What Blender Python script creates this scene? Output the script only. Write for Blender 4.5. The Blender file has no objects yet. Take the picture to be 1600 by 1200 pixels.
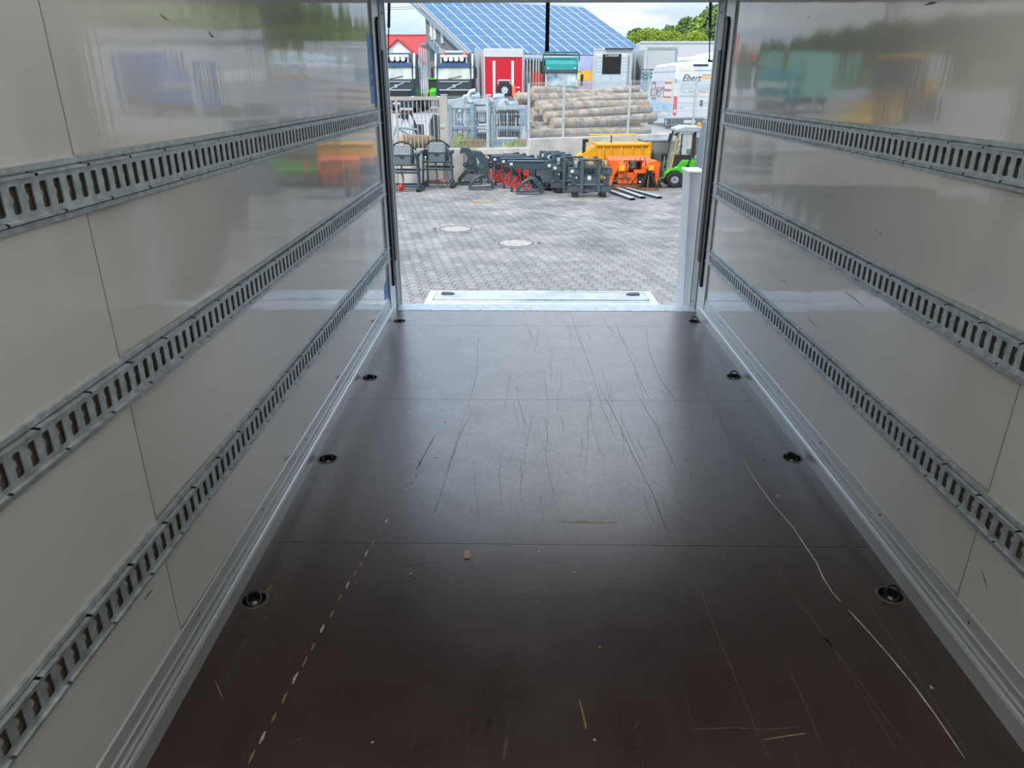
import bpy, bmesh, math, random
from mathutils import Vector, Matrix, Euler
random.seed(7)
SC = bpy.context.scene
COL = SC.collection
PI = math.pi

# ------------------------------------------------------------------ camera
FPX, CAM_H = 1120.0, 1.7314
PITCH = math.atan(470 / FPX)
YAW = math.atan(18 * math.cos(PITCH) / FPX)
cd = bpy.data.cameras.new('camera')
cd.sensor_fit = 'HORIZONTAL'
cd.sensor_width = 36.0
cd.lens = FPX / 1600 * 36.0
cd.clip_start, cd.clip_end = 0.05, 3000
cam = bpy.data.objects.new('camera', cd)
COL.objects.link(cam)
cam.location = (0, 0, CAM_H)
cam.rotation_euler = (PI / 2 - PITCH, 0, YAW)
SC.camera = cam

# ------------------------------------------------------------------ light, sky, exposure
SUN_ELEV, SUN_AZ = math.radians(48), math.radians(222)   # azimuth from +Y, clockwise: behind the truck and to its left
sd = bpy.data.lights.new('sun', 'SUN')
sd.energy = 2.0
sd.angle = math.radians(4)
sd.color = (1.0, 0.94, 0.85)
sun = bpy.data.objects.new('sun', sd)
COL.objects.link(sun)
sv = Vector((math.sin(SUN_AZ) * math.cos(SUN_ELEV), math.cos(SUN_AZ) * math.cos(SUN_ELEV), math.sin(SUN_ELEV)))
sun.rotation_euler = sv.to_track_quat('Z', 'Y').to_euler()
SC.view_settings.view_transform = 'Standard'
SC.view_settings.look = 'None'
SC.view_settings.gamma = 1.0
SC.view_settings.exposure = 0.66
SC.view_settings.use_curve_mapping = False

world = bpy.data.worlds.new('sky')
SC.world = world
world.use_nodes = True
nt = world.node_tree
nt.nodes.clear()
def wn(t): return nt.nodes.new(t)
tc = wn('ShaderNodeTexCoord')
sep = wn('ShaderNodeSeparateXYZ')
nt.links.new(tc.outputs['Generated'], sep.inputs[0])
ramp = wn('ShaderNodeValToRGB')
els = ramp.color_ramp.elements
els[0].position, els[0].color = 0.0, (0.58, 0.84, 0.97, 1)
els[1].position, els[1].color = 0.75, (0.26, 0.46, 0.80, 1)
e = els.new(0.18); e.color = (0.50, 0.72, 0.95, 1)
nt.links.new(sep.outputs['Z'], ramp.inputs[0])
# cloud layer: the view direction projected on a flat sheet
addz = wn('ShaderNodeMath'); addz.operation = 'ADD'; addz.inputs[1].default_value = 0.12
nt.links.new(sep.outputs['Z'], addz.inputs[0])
mx = wn('ShaderNodeMath'); mx.operation = 'MAXIMUM'; mx.inputs[1].default_value = 0.05
nt.links.new(addz.outputs[0], mx.inputs[0])
dx = wn('ShaderNodeMath'); dx.operation = 'DIVIDE'
dy = wn('ShaderNodeMath'); dy.operation = 'DIVIDE'
nt.links.new(sep.outputs['X'], dx.inputs[0]); nt.links.new(mx.outputs[0], dx.inputs[1])
nt.links.new(sep.outputs['Y'], dy.inputs[0]); nt.links.new(mx.outputs[0], dy.inputs[1])
cmb = wn('ShaderNodeCombineXYZ')
nt.links.new(dx.outputs[0], cmb.inputs[0]); nt.links.new(dy.outputs[0], cmb.inputs[1])
nz = wn('ShaderNodeTexNoise')
nz.inputs['Scale'].default_value = 0.55
nz.inputs['Detail'].default_value = 7
nz.inputs['Roughness'].default_value = 0.58
nt.links.new(cmb.outputs[0], nz.inputs['Vector'])
cr = wn('ShaderNodeValToRGB')
cr.color_ramp.elements[0].position = 0.38
cr.color_ramp.elements[1].position = 0.60
nt.links.new(nz.outputs['Fac'], cr.inputs[0])
nz2 = wn('ShaderNodeTexNoise')
nz2.inputs['Scale'].default_value = 1.3
nz2.inputs['Detail'].default_value = 5
nt.links.new(cmb.outputs[0], nz2.inputs['Vector'])
cc = wn('ShaderNodeValToRGB')
cc.color_ramp.elements[0].position, cc.color_ramp.elements[0].color = 0.35, (0.68, 0.75, 0.84, 1)
cc.color_ramp.elements[1].position, cc.color_ramp.elements[1].color = 0.62, (1.15, 1.15, 1.14, 1)
nt.links.new(nz2.outputs['Fac'], cc.inputs[0])
mixc = wn('ShaderNodeMix'); mixc.data_type = 'RGBA'
nt.links.new(cr.outputs[0], mixc.inputs[0])
nt.links.new(ramp.outputs[0], mixc.inputs[6]); nt.links.new(cc.outputs[0], mixc.inputs[7])
# overcast luminance: several times brighter overhead than at the horizon
cie = wn('ShaderNodeMapRange'); cie.inputs['To Min'].default_value = 0.80; cie.inputs['To Max'].default_value = 3.1
nt.links.new(sep.outputs['Z'], cie.inputs[0])
vm = wn('ShaderNodeVectorMath'); vm.operation = 'SCALE'
nt.links.new(mixc.outputs[2], vm.inputs[0]); nt.links.new(cie.outputs[0], vm.inputs['Scale'])
bgn = wn('ShaderNodeBackground')
bgn.inputs['Strength'].default_value = 0.72
nt.links.new(vm.outputs[0], bgn.inputs[0])
wo = wn('ShaderNodeOutputWorld')
nt.links.new(bgn.outputs[0], wo.inputs[0])

# ------------------------------------------------------------------ pixel <-> place helpers (1600 x 1200 frame)
_F = Vector((-math.sin(YAW) * math.cos(PITCH), math.cos(YAW) * math.cos(PITCH), -math.sin(PITCH)))
_R = Vector((math.cos(YAW), math.sin(YAW), 0))
_U = _R.cross(_F)
def ray(x, y): return _F + _R * ((x - 800) / FPX) + _U * ((600 - y) / FPX)
def at_z(x, y, z=0.0):
    d = ray(x, y); return Vector((0, 0, CAM_H)) + d * ((z - CAM_H) / d.z)
def at_y(x, y, Y):
    d = ray(x, y); return Vector((0, 0, CAM_H)) + d * (Y / d.y)

# ------------------------------------------------------------------ materials
def mat(name, col, rough=0.6, metal=0.0, var=0.12, scale=6.0, bump=0.0, bscale=60.0, spec=0.5, stretch=(1, 1, 1), rvar=0.0, col2=None, island=False):
    m = bpy.data.materials.new(name)
    m.use_nodes = True
    t = m.node_tree
    b = t.nodes['Principled BSDF']
    b.inputs['Roughness'].default_value = rough
    b.inputs['Metallic'].default_value = metal
    b.inputs['Specular IOR Level'].default_value = spec
    co = t.nodes.new('ShaderNodeTexCoord')
    mp = t.nodes.new('ShaderNodeMapping')
    mp.inputs['Scale'].default_value = stretch
    t.links.new(co.outputs['Object'], mp.inputs[0])
    n = t.nodes.new('ShaderNodeTexNoise')
    n.inputs['Scale'].default_value = scale
    n.inputs['Detail'].default_value = 5
    t.links.new(mp.outputs[0], n.inputs['Vector'])
    r = t.nodes.new('ShaderNodeValToRGB')
    c2 = col2 if col2 else tuple(min(1, c * (1 + var)) for c in col)
    c1 = tuple(c * (1 - var) for c in col)
    r.color_ramp.elements[0].position, r.color_ramp.elements[0].color = 0.3, (*c1, 1)
    r.color_ramp.elements[1].position, r.color_ramp.elements[1].color = 0.7, (*c2, 1)
    t.links.new(n.outputs['Fac'], r.inputs[0])
    out = r.outputs[0]
    if island:
        g = t.nodes.new('ShaderNodeNewGeometry')
        oi = t.nodes.new('ShaderNodeObjectInfo')
        a = t.nodes.new('ShaderNodeMath'); a.operation = 'ADD'
        t.links.new(g.outputs['Random Per Island'], a.inputs[0]); t.links.new(oi.outputs['Random'], a.inputs[1])
        fr = t.nodes.new('ShaderNodeMath'); fr.operation = 'FRACT'
        t.links.new(a.outputs[0], fr.inputs[0])
        mr = t.nodes.new('ShaderNodeMapRange')
        mr.inputs['To Min'].default_value, mr.inputs['To Max'].default_value = 0.80, 1.12
        t.links.new(fr.outputs[0], mr.inputs[0])
        mm = t.nodes.new('ShaderNodeVectorMath'); mm.operation = 'SCALE'
        t.links.new(out, mm.inputs[0]); t.links.new(mr.outputs[0], mm.inputs['Scale'])
        out = mm.outputs[0]
    t.links.new(out, b.inputs['Base Color'])
    if rvar:
        mr2 = t.nodes.new('ShaderNodeMapRange')
        mr2.inputs['To Min'].default_value, mr2.inputs['To Max'].default_value = rough - rvar, rough + rvar
        t.links.new(n.outputs['Fac'], mr2.inputs[0]); t.links.new(mr2.outputs[0], b.inputs['Roughness'])
    if bump:
        n2 = t.nodes.new('ShaderNodeTexNoise')
        n2.inputs['Scale'].default_value = bscale
        n2.inputs['Detail'].default_value = 3
        t.links.new(mp.outputs[0], n2.inputs['Vector'])
        bp = t.nodes.new('ShaderNodeBump')
        bp.inputs['Strength'].default_value = bump
        bp.inputs['Distance'].default_value = 0.01
        t.links.new(n2.outputs['Fac'], bp.inputs['Height'])
        t.links.new(bp.outputs[0], b.inputs['Normal'])
    return m

def glass_mat(name, col, alpha=0.35, rough=0.05):
    m = mat(name, col, rough, 0.0, 0.05)
    m.node_tree.nodes['Principled BSDF'].inputs['Alpha'].default_value = alpha
    return m

# ------------------------------------------------------------------ mesh builder
class MB:
    def __init__(s): s.v, s.f = [], []
    def add(s, vs, fs):
        o = len(s.v); s.v += [tuple(v) for v in vs]; s.f += [tuple(i + o for i in f) for f in fs]; return s
    def box(s, x0, x1, y0, y1, z0, z1):
        return s.add([(x0, y0, z0), (x1, y0, z0), (x1, y1, z0), (x0, y1, z0), (x0, y0, z1), (x1, y0, z1), (x1, y1, z1), (x0, y1, z1)],
                     [(3, 2, 1, 0), (4, 5, 6, 7), (0, 1, 5, 4), (1, 2, 6, 5), (2, 3, 7, 6), (3, 0, 4, 7)])
    def obox(s, c, size, rot=(0, 0, 0)):
        M = Euler(rot).to_matrix(); c = Vector(c); h = [q / 2 for q in size]
        vs = [c + M @ Vector((a * h[0], b * h[1], d * h[2])) for a, b, d in
              ((-1, -1, -1), (1, -1, -1), (1, 1, -1), (-1, 1, -1), (-1, -1, 1), (1, -1, 1), (1, 1, 1), (-1, 1, 1))]
        return s.add(vs, [(3, 2, 1, 0), (4, 5, 6, 7), (0, 1, 5, 4), (1, 2, 6, 5), (2, 3, 7, 6), (3, 0, 4, 7)])
    def frame(s, p0, p1):
        d = (Vector(p1) - Vector(p0)).normalized()
        u = Vector((0, 0, 1)) if abs(d.z) < 0.9 else Vector((0, 1, 0))
        a = d.cross(u).normalized(); b = a.cross(d).normalized()
        return d, a, b
    def beam(s, p0, p1, w, h):
        p0, p1 = Vector(p0), Vector(p1); d, a, b = s.frame(p0, p1)
        vs = [p + a * (i * w / 2) + b * (j * h / 2) for p in (p0, p1) for i, j in ((-1, -1), (1, -1), (1, 1), (-1, 1))]
        return s.add(vs, [(3, 2, 1, 0), (4, 5, 6, 7), (0, 1, 5, 4), (1, 2, 6, 5), (2, 3, 7, 6), (3, 0, 4, 7)])
    def cyl(s, p0, p1, r0, r1=None, n=12, cap=True):
        r1 = r0 if r1 is None else r1
        p0, p1 = Vector(p0), Vector(p1); d, a, b = s.frame(p0, p1)
        vs = [p + (a * math.cos(2 * PI * k / n) + b * math.sin(2 * PI * k / n)) * r for p, r in ((p0, r0), (p1, r1)) for k in range(n)]
        fs = [(k, (k + 1) % n, n + (k + 1) % n, n + k) for k in range(n)]
        if cap: fs += [tuple(range(n - 1, -1, -1)), tuple(range(n, 2 * n))]
        return s.add(vs, fs)
    def tube(s, pts, r, n=8, closed=False):
        pts = [Vector(p) for p in pts]; m = len(pts); vs = []
        up = None
        for i, p in enumerate(pts):
            q0 = pts[(i - 1) % m] if (closed or i > 0) else p
            q1 = pts[(i + 1) % m] if (closed or i < m - 1) else p
            d = (q1 - q0).normalized()
            if up is None:
                up = Vector((0, 0, 1)) if abs(d.z) < 0.9 else Vector((1, 0, 0))
            a = d.cross(up)
            if a.length < 1e-4: a = d.orthogonal()
            a.normalize(); b = a.cross(d).normalized(); up = b
            rr = r[i] if isinstance(r, (list, tuple)) else r
            vs += [p + (a * math.cos(2 * PI * k / n) + b * math.sin(2 * PI * k / n)) * rr for k in range(n)]
        fs = []
        for i in range(m if closed else m - 1):
            j = (i + 1) % m
            fs += [(i * n + k, i * n + (k + 1) % n, j * n + (k + 1) % n, j * n + k) for k in range(n)]
        if not closed: fs += [tuple(range(n - 1, -1, -1)), tuple(range((m - 1) * n, m * n))]
        return s.add(vs, fs)
    def prism(s, poly, plane, lo, hi):
        n = len(poly)
        def p3(q, t):
            return {'xz': (q[0], t, q[1]), 'xy': (q[0], q[1], t), 'yz': (t, q[0], q[1])}[plane]
        vs = [p3(q, lo) for q in poly] + [p3(q, hi) for q in poly]
        fs = [tuple(range(n - 1, -1, -1)), tuple(range(n, 2 * n))] + [(k, (k + 1) % n, n + (k + 1) % n, n + k) for k in range(n)]
        return s.add(vs, fs)
    def lathe(s, prof, c=(0, 0, 0), n=16, axis='z', cap=False):
        vs = []
        for r, t in prof:
            for k in range(n):
                a, b = r * math.cos(2 * PI * k / n), r * math.sin(2 * PI * k / n)
                q = {'z': (a, b, t), 'y': (a, t, b), 'x': (t, a, b)}[axis]
                vs.append((c[0] + q[0], c[1] + q[1], c[2] + q[2]))
        fs = []
        for i in range(len(prof) - 1):
            fs += [(i * n + k, i * n + (k + 1) % n, (i + 1) * n + (k + 1) % n, (i + 1) * n + k) for k in range(n)]
        if cap: fs += [tuple(range(n)), tuple(range((len(prof) - 1) * n, len(prof) * n))]
        return s.add(vs, fs)
    def ball(s, c, rx, ry=None, rz=None, n=10, m=6):
        ry = ry or rx; rz = rz or rx
        vs = [(c[0], c[1], c[2] - rz)]
        for i in range(1, m):
            t = -PI / 2 + PI * i / m
            vs += [(c[0] + rx * math.cos(t) * math.cos(2 * PI * k / n), c[1] + ry * math.cos(t) * math.sin(2 * PI * k / n), c[2] + rz * math.sin(t)) for k in range(n)]
        vs.append((c[0], c[1], c[2] + rz))
        fs = [(0, 1 + (k + 1) % n, 1 + k) for k in range(n)]
        for i in range(m - 2):
            fs += [(1 + i * n + k, 1 + i * n + (k + 1) % n, 1 + (i + 1) * n + (k + 1) % n, 1 + (i + 1) * n + k) for k in range(n)]
        top = len(vs) - 1; o = 1 + (m - 2) * n
        fs += [(o + k, o + (k + 1) % n, top) for k in range(n)]
        return s.add(vs, fs)
    def mesh(s, name, m=None, smooth=False, angle=35, weld=0):
        me = bpy.data.meshes.new(name)
        me.from_pydata(s.v, [], s.f)
        bm = bmesh.new(); bm.from_mesh(me)
        if weld: bmesh.ops.remove_doubles(bm, verts=bm.verts, dist=weld)
        bmesh.ops.recalc_face_normals(bm, faces=bm.faces)
        bm.to_mesh(me); bm.free()
        if smooth:
            me.shade_smooth(); me.set_sharp_from_angle(angle=math.radians(angle))
        if m: me.materials.append(m)
        return me

def link(name, me, parent=None, loc=None, rot=None, bevel=0, label=None, cat=None, group=None, kind=None):
    o = bpy.data.objects.new(name, me)
    COL.objects.link(o)
    if parent: o.parent = parent
    if loc is not None: o.location = loc
    if rot is not None: o.rotation_euler = rot
    if bevel:
        b = o.modifiers.new('bevel', 'BEVEL'); b.width = bevel; b.segments = 2; b.limit_method = 'ANGLE'; b.angle_limit = math.radians(40)
    for k, v in (('label', label), ('category', cat), ('group', group), ('kind', kind)):
        if v: o[k] = v
    return o
def part(name, mb, m, parent=None, smooth=False, weld=0, **kw):
    return link(name, mb.mesh(name, m, smooth, weld=weld), parent, **kw)
def thing(name, label, cat, loc=(0, 0, 0), rz=0.0, group=None):
    o = bpy.data.objects.new(name, None); COL.objects.link(o)
    o.empty_display_size = 0.1
    o.location = loc; o.rotation_euler = (0, 0, rz); o['label'] = label; o['category'] = cat
    if group: o['group'] = group
    return o
def kids(o): return [c for c in COL.objects if c.parent == o]
def copy_tree(o, parent=None):
    c = o.copy(); COL.objects.link(c); c.parent = parent
    for ch in kids(o): copy_tree(ch, c)
    return c
def copy_thing(o, loc, rz, label):
    c = copy_tree(o); c.location = loc; c.rotation_euler = (0, 0, rz); c['label'] = label
    return c
def text_part(txt, size, m, parent, loc, rot=(PI / 2, 0, 0), name='lettering', shear=0.0, sx=1.0, align='CENTER', ext=0.002):
    cu = bpy.data.curves.new('txt', 'FONT'); cu.body = txt; cu.size = size; cu.align_x = align; cu.align_y = 'CENTER'
    cu.extrude = ext; cu.shear = shear
    o = bpy.data.objects.new('txt', cu); COL.objects.link(o)
    bpy.context.view_layer.update()
    me = bpy.data.meshes.new_from_object(o.evaluated_get(bpy.context.evaluated_depsgraph_get()))
    bpy.data.objects.remove(o)
    me.materials.clear(); me.materials.append(m)
    q = link(name, me, parent, loc, rot); q.scale = (sx, 1, 1)
    return q

# ================================================================== the loading box
XL, XR = -1.025, 1.415          # inner edges of the skirting
WL, WR = -1.05, 1.44            # wall faces
YF, YE, YS = -1.0, 5.685, 5.87  # bulkhead, end of the plywood, end of the sill
ZC = 2.40

M_alu = mat('aluminium_brushed', (0.60, 0.62, 0.63), 0.38, 0.45, 0.10, 9, 0.05, 200, stretch=(1, 0.1, 1), rvar=0.08)
M_sill = mat('aluminium_sill', (0.62, 0.64, 0.64), 0.42, 0.6, 0.16, 14, 0.1, 120)
M_galv = mat('galvanised_steel', (0.48, 0.53, 0.55), 0.42, 0.5, 0.26, 34, 0.06, 90, rvar=0.1)
M_dark = mat('dark_backing', (0.17, 0.14, 0.115), 0.65, 0.0, 0.35, 40)
M_stud = mat('backing_stud', (0.5, 0.46, 0.42), 0.4, 0.2, 0.2, 30)
M_rubber = mat('black_rubber', (0.012, 0.013, 0.014), 0.55, 0.0, 0.2, 12)
M_frame = mat('painted_frame', (0.30, 0.33, 0.33), 0.5, 0.1, 0.08, 8, 0.04, 80)
M_steel = mat('dark_steel', (0.05, 0.05, 0.05), 0.42, 0.7, 0.3, 30)
M_blue = mat('blue_sticker', (0.05, 0.25, 0.60), 0.5, 0, 0.08, 20)
M_navy = mat('sticker_print', (0.005, 0.03, 0.12), 0.5, 0, 0.05, 20)

def wall_material():
    m = bpy.data.materials.new('glossy_white_laminate'); m.use_nodes = True
    t = m.node_tree; b = t.nodes['Principled BSDF']
    co = t.nodes.new('ShaderNodeTexCoord')
    n = t.nodes.new('ShaderNodeTexNoise'); n.inputs['Scale'].default_value = 2.2; n.inputs['Detail'].default_value = 6
    t.links.new(co.outputs['Object'], n.inputs['Vector'])
    r = t.nodes.new('ShaderNodeValToRGB')
    r.color_ramp.elements[0].position, r.color_ramp.elements[0].color = 0.3, (0.66, 0.65, 0.62, 1)
    r.color_ramp.elements[1].position, r.color_ramp.elements[1].color = 0.7, (0.72, 0.71, 0.68, 1)
    t.links.new(n.outputs['Fac'], r.inputs[0])
    t.links.new(r.outputs[0], b.inputs['Base Color'])
    b.inputs['Roughness'].default_value = 0.055
    b.inputs['Specular IOR Level'].default_value = 0.75
    # the laminate's fine vertical roving: long in z, short along the wall
    mp = t.nodes.new('ShaderNodeMapping'); mp.inputs['Scale'].default_value = (1, 42, 1.6)
    t.links.new(co.outputs['Object'], mp.inputs[0])
    n2 = t.nodes.new('ShaderNodeTexNoise'); n2.inputs['Scale'].default_value = 1.0; n2.inputs['Detail'].default_value = 3
    t.links.new(mp.outputs[0], n2.inputs['Vector'])
    mp3 = t.nodes.new('ShaderNodeMapping'); mp3.inputs['Scale'].default_value = (1, 2.6, 0.45)
    t.links.new(co.outputs['Object'], mp3.inputs[0])
    n3 = t.nodes.new('ShaderNodeTexNoise'); n3.inputs['Scale'].default_value = 1.0; n3.inputs['Detail'].default_value = 1
    t.links.new(mp3.outputs[0], n3.inputs['Vector'])
    b1 = t.nodes.new('ShaderNodeBump'); b1.inputs['Strength'].default_value = 0.5; b1.inputs['Distance'].default_value = 0.0006
    t.links.new(n2.outputs['Fac'], b1.inputs['Height'])
    b2 = t.nodes.new('ShaderNodeBump'); b2.inputs['Strength'].default_value = 0.6; b2.inputs['Distance'].default_value = 0.012
    t.links.new(n3.outputs['Fac'], b2.inputs['Height']); t.links.new(b1.outputs[0], b2.inputs['Normal'])
    t.links.new(b2.outputs[0], b.inputs['Normal'])
    return m
M_wall = wall_material()

def fill_panel_material():
    # translucent sheet for the roof panel added to brighten the inside
    m = bpy.data.materials.new('fill_panel_translucent'); m.use_nodes = True
    t = m.node_tree; t.nodes.clear()
    o = t.nodes.new('ShaderNodeOutputMaterial')
    d = t.nodes.new('ShaderNodeBsdfDiffuse'); d.inputs[0].default_value = (0.7, 0.69, 0.65, 1)
    tr = t.nodes.new('ShaderNodeBsdfTranslucent'); tr.inputs[0].default_value = (0.78, 0.71, 0.60, 1)
    n = t.nodes.new('ShaderNodeTexNoise'); n.inputs['Scale'].default_value = 3
    mr = t.nodes.new('ShaderNodeMapRange'); mr.inputs['To Min'].default_value = 0.40; mr.inputs['To Max'].default_value = 0.45
    t.links.new(n.outputs['Fac'], mr.inputs[0])
    mi = t.nodes.new('ShaderNodeMixShader')
    t.links.new(mr.outputs[0], mi.inputs[0]); t.links.new(d.outputs[0], mi.inputs[1]); t.links.new(tr.outputs[0], mi.inputs[2])
    t.links.new(mi.outputs[0], o.inputs[0])
    return m

def floor_material():
    m = bpy.data.materials.new('phenolic_plywood'); m.use_nodes = True
    t = m.node_tree; b = t.nodes['Principled BSDF']
    co = t.nodes.new('ShaderNodeTexCoord')
    def noise(scale, detail, st, ro=0.5):
        mp = t.nodes.new('ShaderNodeMapping'); mp.inputs['Scale'].default_value = st
        t.links.new(co.outputs['Object'], mp.inputs[0])
        n = t.nodes.new('ShaderNodeTexNoise'); n.inputs['Scale'].default_value = scale; n.inputs['Detail'].default_value = detail; n.inputs['Roughness'].default_value = ro
        t.links.new(mp.outputs[0], n.inputs['Vector']); return n
    def mixc(f, a, c):
        x = t.nodes.new('ShaderNodeMix'); x.data_type = 'RGBA'
        t.links.new(f, x.inputs[0])
        for s, i in ((a, 6), (c, 7)):
            if isinstance(s, tuple): x.inputs[i].default_value = (*s, 1)
            else: t.links.new(s, x.inputs[i])
        return x.outputs[2]
    def rampf(n, lo, hi, a=0.0, c=1.0):
        mr = t.nodes.new('ShaderNodeMapRange'); mr.inputs['From Min'].default_value = lo; mr.inputs['From Max'].default_value = hi
        mr.inputs['To Min'].default_value = a; mr.inputs['To Max'].default_value = c
        t.links.new(n, mr.inputs[0]); return mr.outputs[0]
    base = mixc(rampf(noise(3.5, 6, (1, 1, 1)).outputs['Fac'], 0.3, 0.7), (0.024, 0.0075, 0.0055), (0.036, 0.0135, 0.0100))
    # dust trodden in, by irregular patches
    base = mixc(rampf(noise(1.3, 6, (1, 0.7, 1)).outputs['Fac'], 0.42, 0.75, 0, 0.45), base, (0.075, 0.056, 0.045))
    # long drag marks
    base = mixc(rampf(noise(1.0, 4, (70, 1.1, 1)).outputs['Fac'], 0.60, 0.72, 0, 0.30), base, (0.085, 0.062, 0.045))
    base = mixc(rampf(noise(1.0, 3, (160, 2.3, 1)).outputs['Fac'], 0.66, 0.74, 0, 0.4), base, (0.015, 0.010, 0.009))
    # worn, dusty middle of the rear panels, with sky sheen painted into the colour
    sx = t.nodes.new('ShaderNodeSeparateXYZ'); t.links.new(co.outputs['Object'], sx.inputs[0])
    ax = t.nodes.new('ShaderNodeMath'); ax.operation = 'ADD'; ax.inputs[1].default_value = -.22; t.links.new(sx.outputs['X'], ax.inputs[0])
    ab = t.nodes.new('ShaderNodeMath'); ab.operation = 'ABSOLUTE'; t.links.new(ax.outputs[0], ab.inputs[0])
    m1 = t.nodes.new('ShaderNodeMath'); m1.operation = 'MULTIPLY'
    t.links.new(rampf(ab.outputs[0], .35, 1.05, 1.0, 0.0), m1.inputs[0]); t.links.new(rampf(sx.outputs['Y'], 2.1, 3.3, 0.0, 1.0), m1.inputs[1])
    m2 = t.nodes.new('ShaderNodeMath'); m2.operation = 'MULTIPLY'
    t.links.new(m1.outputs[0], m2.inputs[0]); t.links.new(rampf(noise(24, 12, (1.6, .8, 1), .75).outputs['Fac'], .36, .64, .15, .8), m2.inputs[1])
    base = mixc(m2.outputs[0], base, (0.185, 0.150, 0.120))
    t.links.new(base, b.inputs['Base Color'])
    r1 = rampf(noise(5, 5, (1, 1, 1)).outputs['Fac'], 0.3, 0.7, 0.24, 0.34)
    r2 = rampf(noise(38, 8, (1.8, .8, 1)).outputs['Fac'], 0.3, 0.75, 0.0, 0.07)
    ad = t.nodes.new('ShaderNodeMath'); ad.operation = 'ADD'
    t.links.new(r1, ad.inputs[0]); t.links.new(r2, ad.inputs[1]); t.links.new(ad.outputs[0], b.inputs['Roughness'])
    b.inputs['IOR'].default_value = 1.72; b.inputs['Specular Tint'].default_value = (1.0, 0.90, 0.80, 1); b.inputs['Coat IOR'].default_value = 1.58; t.links.new(rampf(noise(34, 14, (1.5, .75, 1), .78).outputs['Fac'], .32, .62, .50, 1.0), b.inputs['Coat Weight']); b.inputs['Coat Roughness'].default_value = 0.27
    g = noise(420, 1, (1, 1, 1))
    bp = t.nodes.new('ShaderNodeBump'); bp.inputs['Strength'].default_value = 0.06; bp.inputs['Distance'].default_value = 0.002
    t.links.new(g.outputs['Fac'], bp.inputs['Height']); t.links.new(bp.outputs[0], b.inputs['Normal'])
    return m
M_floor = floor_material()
M_scr_w = mat('bare_scratch', (0.50, 0.46, 0.40), 0.7, 0, 0.3, 60)
M_scr_y = mat('worn_wood', (0.30, 0.20, 0.10), 0.7, 0, 0.3, 60)
M_scr_d = mat('dark_scratch', (0.030, 0.021, 0.017), 0.38, 0, 0.3, 60)
M_scr_b = mat('rubbed_scratch', (0.105, 0.075, 0.05), 0.4, 0, 0.3, 60)

# ---- floor: a carrier slab and five plywood panels with recessed cups for the lashing rings
floor = part('floor', MB().box(WL - .03, WR + .03, YF, YE, -0.10, -0.045), M_dark, kind='structure')
RINGS = [(-0.968, y, s) for y, s in ((2.085, 0), (3.145, 1), (4.215, 2), (5.395, 3))] + [(1.357, y, s) for y, s in ((2.145, 4), (3.19, 5), (4.27, 6), (5.42, 7))]
YB = [YF, 0.985, 2.44, 3.885, 5.29, YE]
cutm = MB()
for x, y, _ in RINGS: cutm.cyl((x, y, -0.06), (x, y, 0.05), 0.043, n=20)
cutter = part('cutter', cutm, M_dark)
for i in range(5):
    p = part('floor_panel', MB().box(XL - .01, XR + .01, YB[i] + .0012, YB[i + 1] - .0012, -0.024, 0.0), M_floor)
    bo = p.modifiers.new('b', 'BOOLEAN'); bo.operation = 'DIFFERENCE'; bo.object = cutter; bo.solver = 'EXACT'
    bpy.context.view_layer.update()
    me = bpy.data.meshes.new_from_object(p.evaluated_get(bpy.context.evaluated_depsgraph_get()))
    p.modifiers.clear(); p.data = me; p.parent = floor
bpy.data.objects.remove(cutter)

def ribbon(pts, w, z=0.0006):
    mb = MB(); n = len(pts)
    P = [Vector((p[0], p[1], 0)) for p in pts]; vs = []
    for i, p in enumerate(P):
        d = (P[min(i + 1, n - 1)] - P[max(i - 1, 0)]).normalized(); s = Vector((-d.y, d.x, 0))
        k = w * (0.35 if i in (0, n - 1) else random.uniform(0.7, 1.2)) / 2
        vs += [p + s * k + Vector((0, 0, z)), p - s * k + Vector((0, 0, z))]
    fs = [(2 * i, 2 * i + 1, 2 * i + 3, 2 * i + 2) for i in range(n - 1)]
    return mb.add(vs, fs)
def scratch(pix, w, m, jit=0.0):
    pts = [at_z(*q) for q in pix]
    out = []
    for a, b in zip(pts, pts[1:]):
        for k in range(3):
            q = a.lerp(b, k / 3); out.append(Vector((q.x + random.uniform(-jit, jit), q.y, 0)))
    out.append(pts[-1])
    part('scratch', ribbon(out, w), m, floor)
dash = [(910,250),(900,285),(885,310),(870,330),(853,357),(830,395),(808,428),(789,460),(767,495),(745,530),(727,562),(708,593),(687,628),(661,668),(637,718),(606,765),(578,820),(552,868),(522,920),(490,980),(455,1042),(419,1105),(386,1165)]
for k, (cx, cy) in enumerate(dash):
    p = at_z(200 + cx / 2, 600 + cy / 2)
    L = random.uniform(0.035, 0.05) if k > 3 else 0.02
    part('wear_mark', ribbon([(p.x, p.y - L / 2), (p.x + random.uniform(-.002, .002), p.y), (p.x + .002, p.y + L / 2)], 0.009 + 0.002 * (k % 3 == 0)), M_scr_y if k % 3 else M_scr_w, floor)
C2 = lambda L: [(800 + a / 2, 600 + b / 2) for a, b in L]
scratch(C2([(575,25),(600,75),(640,125),(690,200)]), 0.006, M_scr_w)
scratch(C2([(725,240),(760,300),(810,370),(880,450),(915,505),(950,555),(972,605),(1000,650),(1028,682)]), 0.006, M_scr_w)
scratch(C2([(1050,705),(1110,770),(1180,850),(1250,935),(1320,1030),(1415,1170)]), 0.006, M_scr_w)
scratch(C2([(580,620),(640,780),(690,900),(770,1100),(810,1180)]), 0.005, M_scr_b)
scratch(C2([(270,0),(330,120),(380,230),(440,340),(490,470)]), 0.0022, M_scr_d, .003)
scratch(C2([(390,30),(450,130),(520,280)]), 0.002, M_scr_d, .003)
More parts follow.
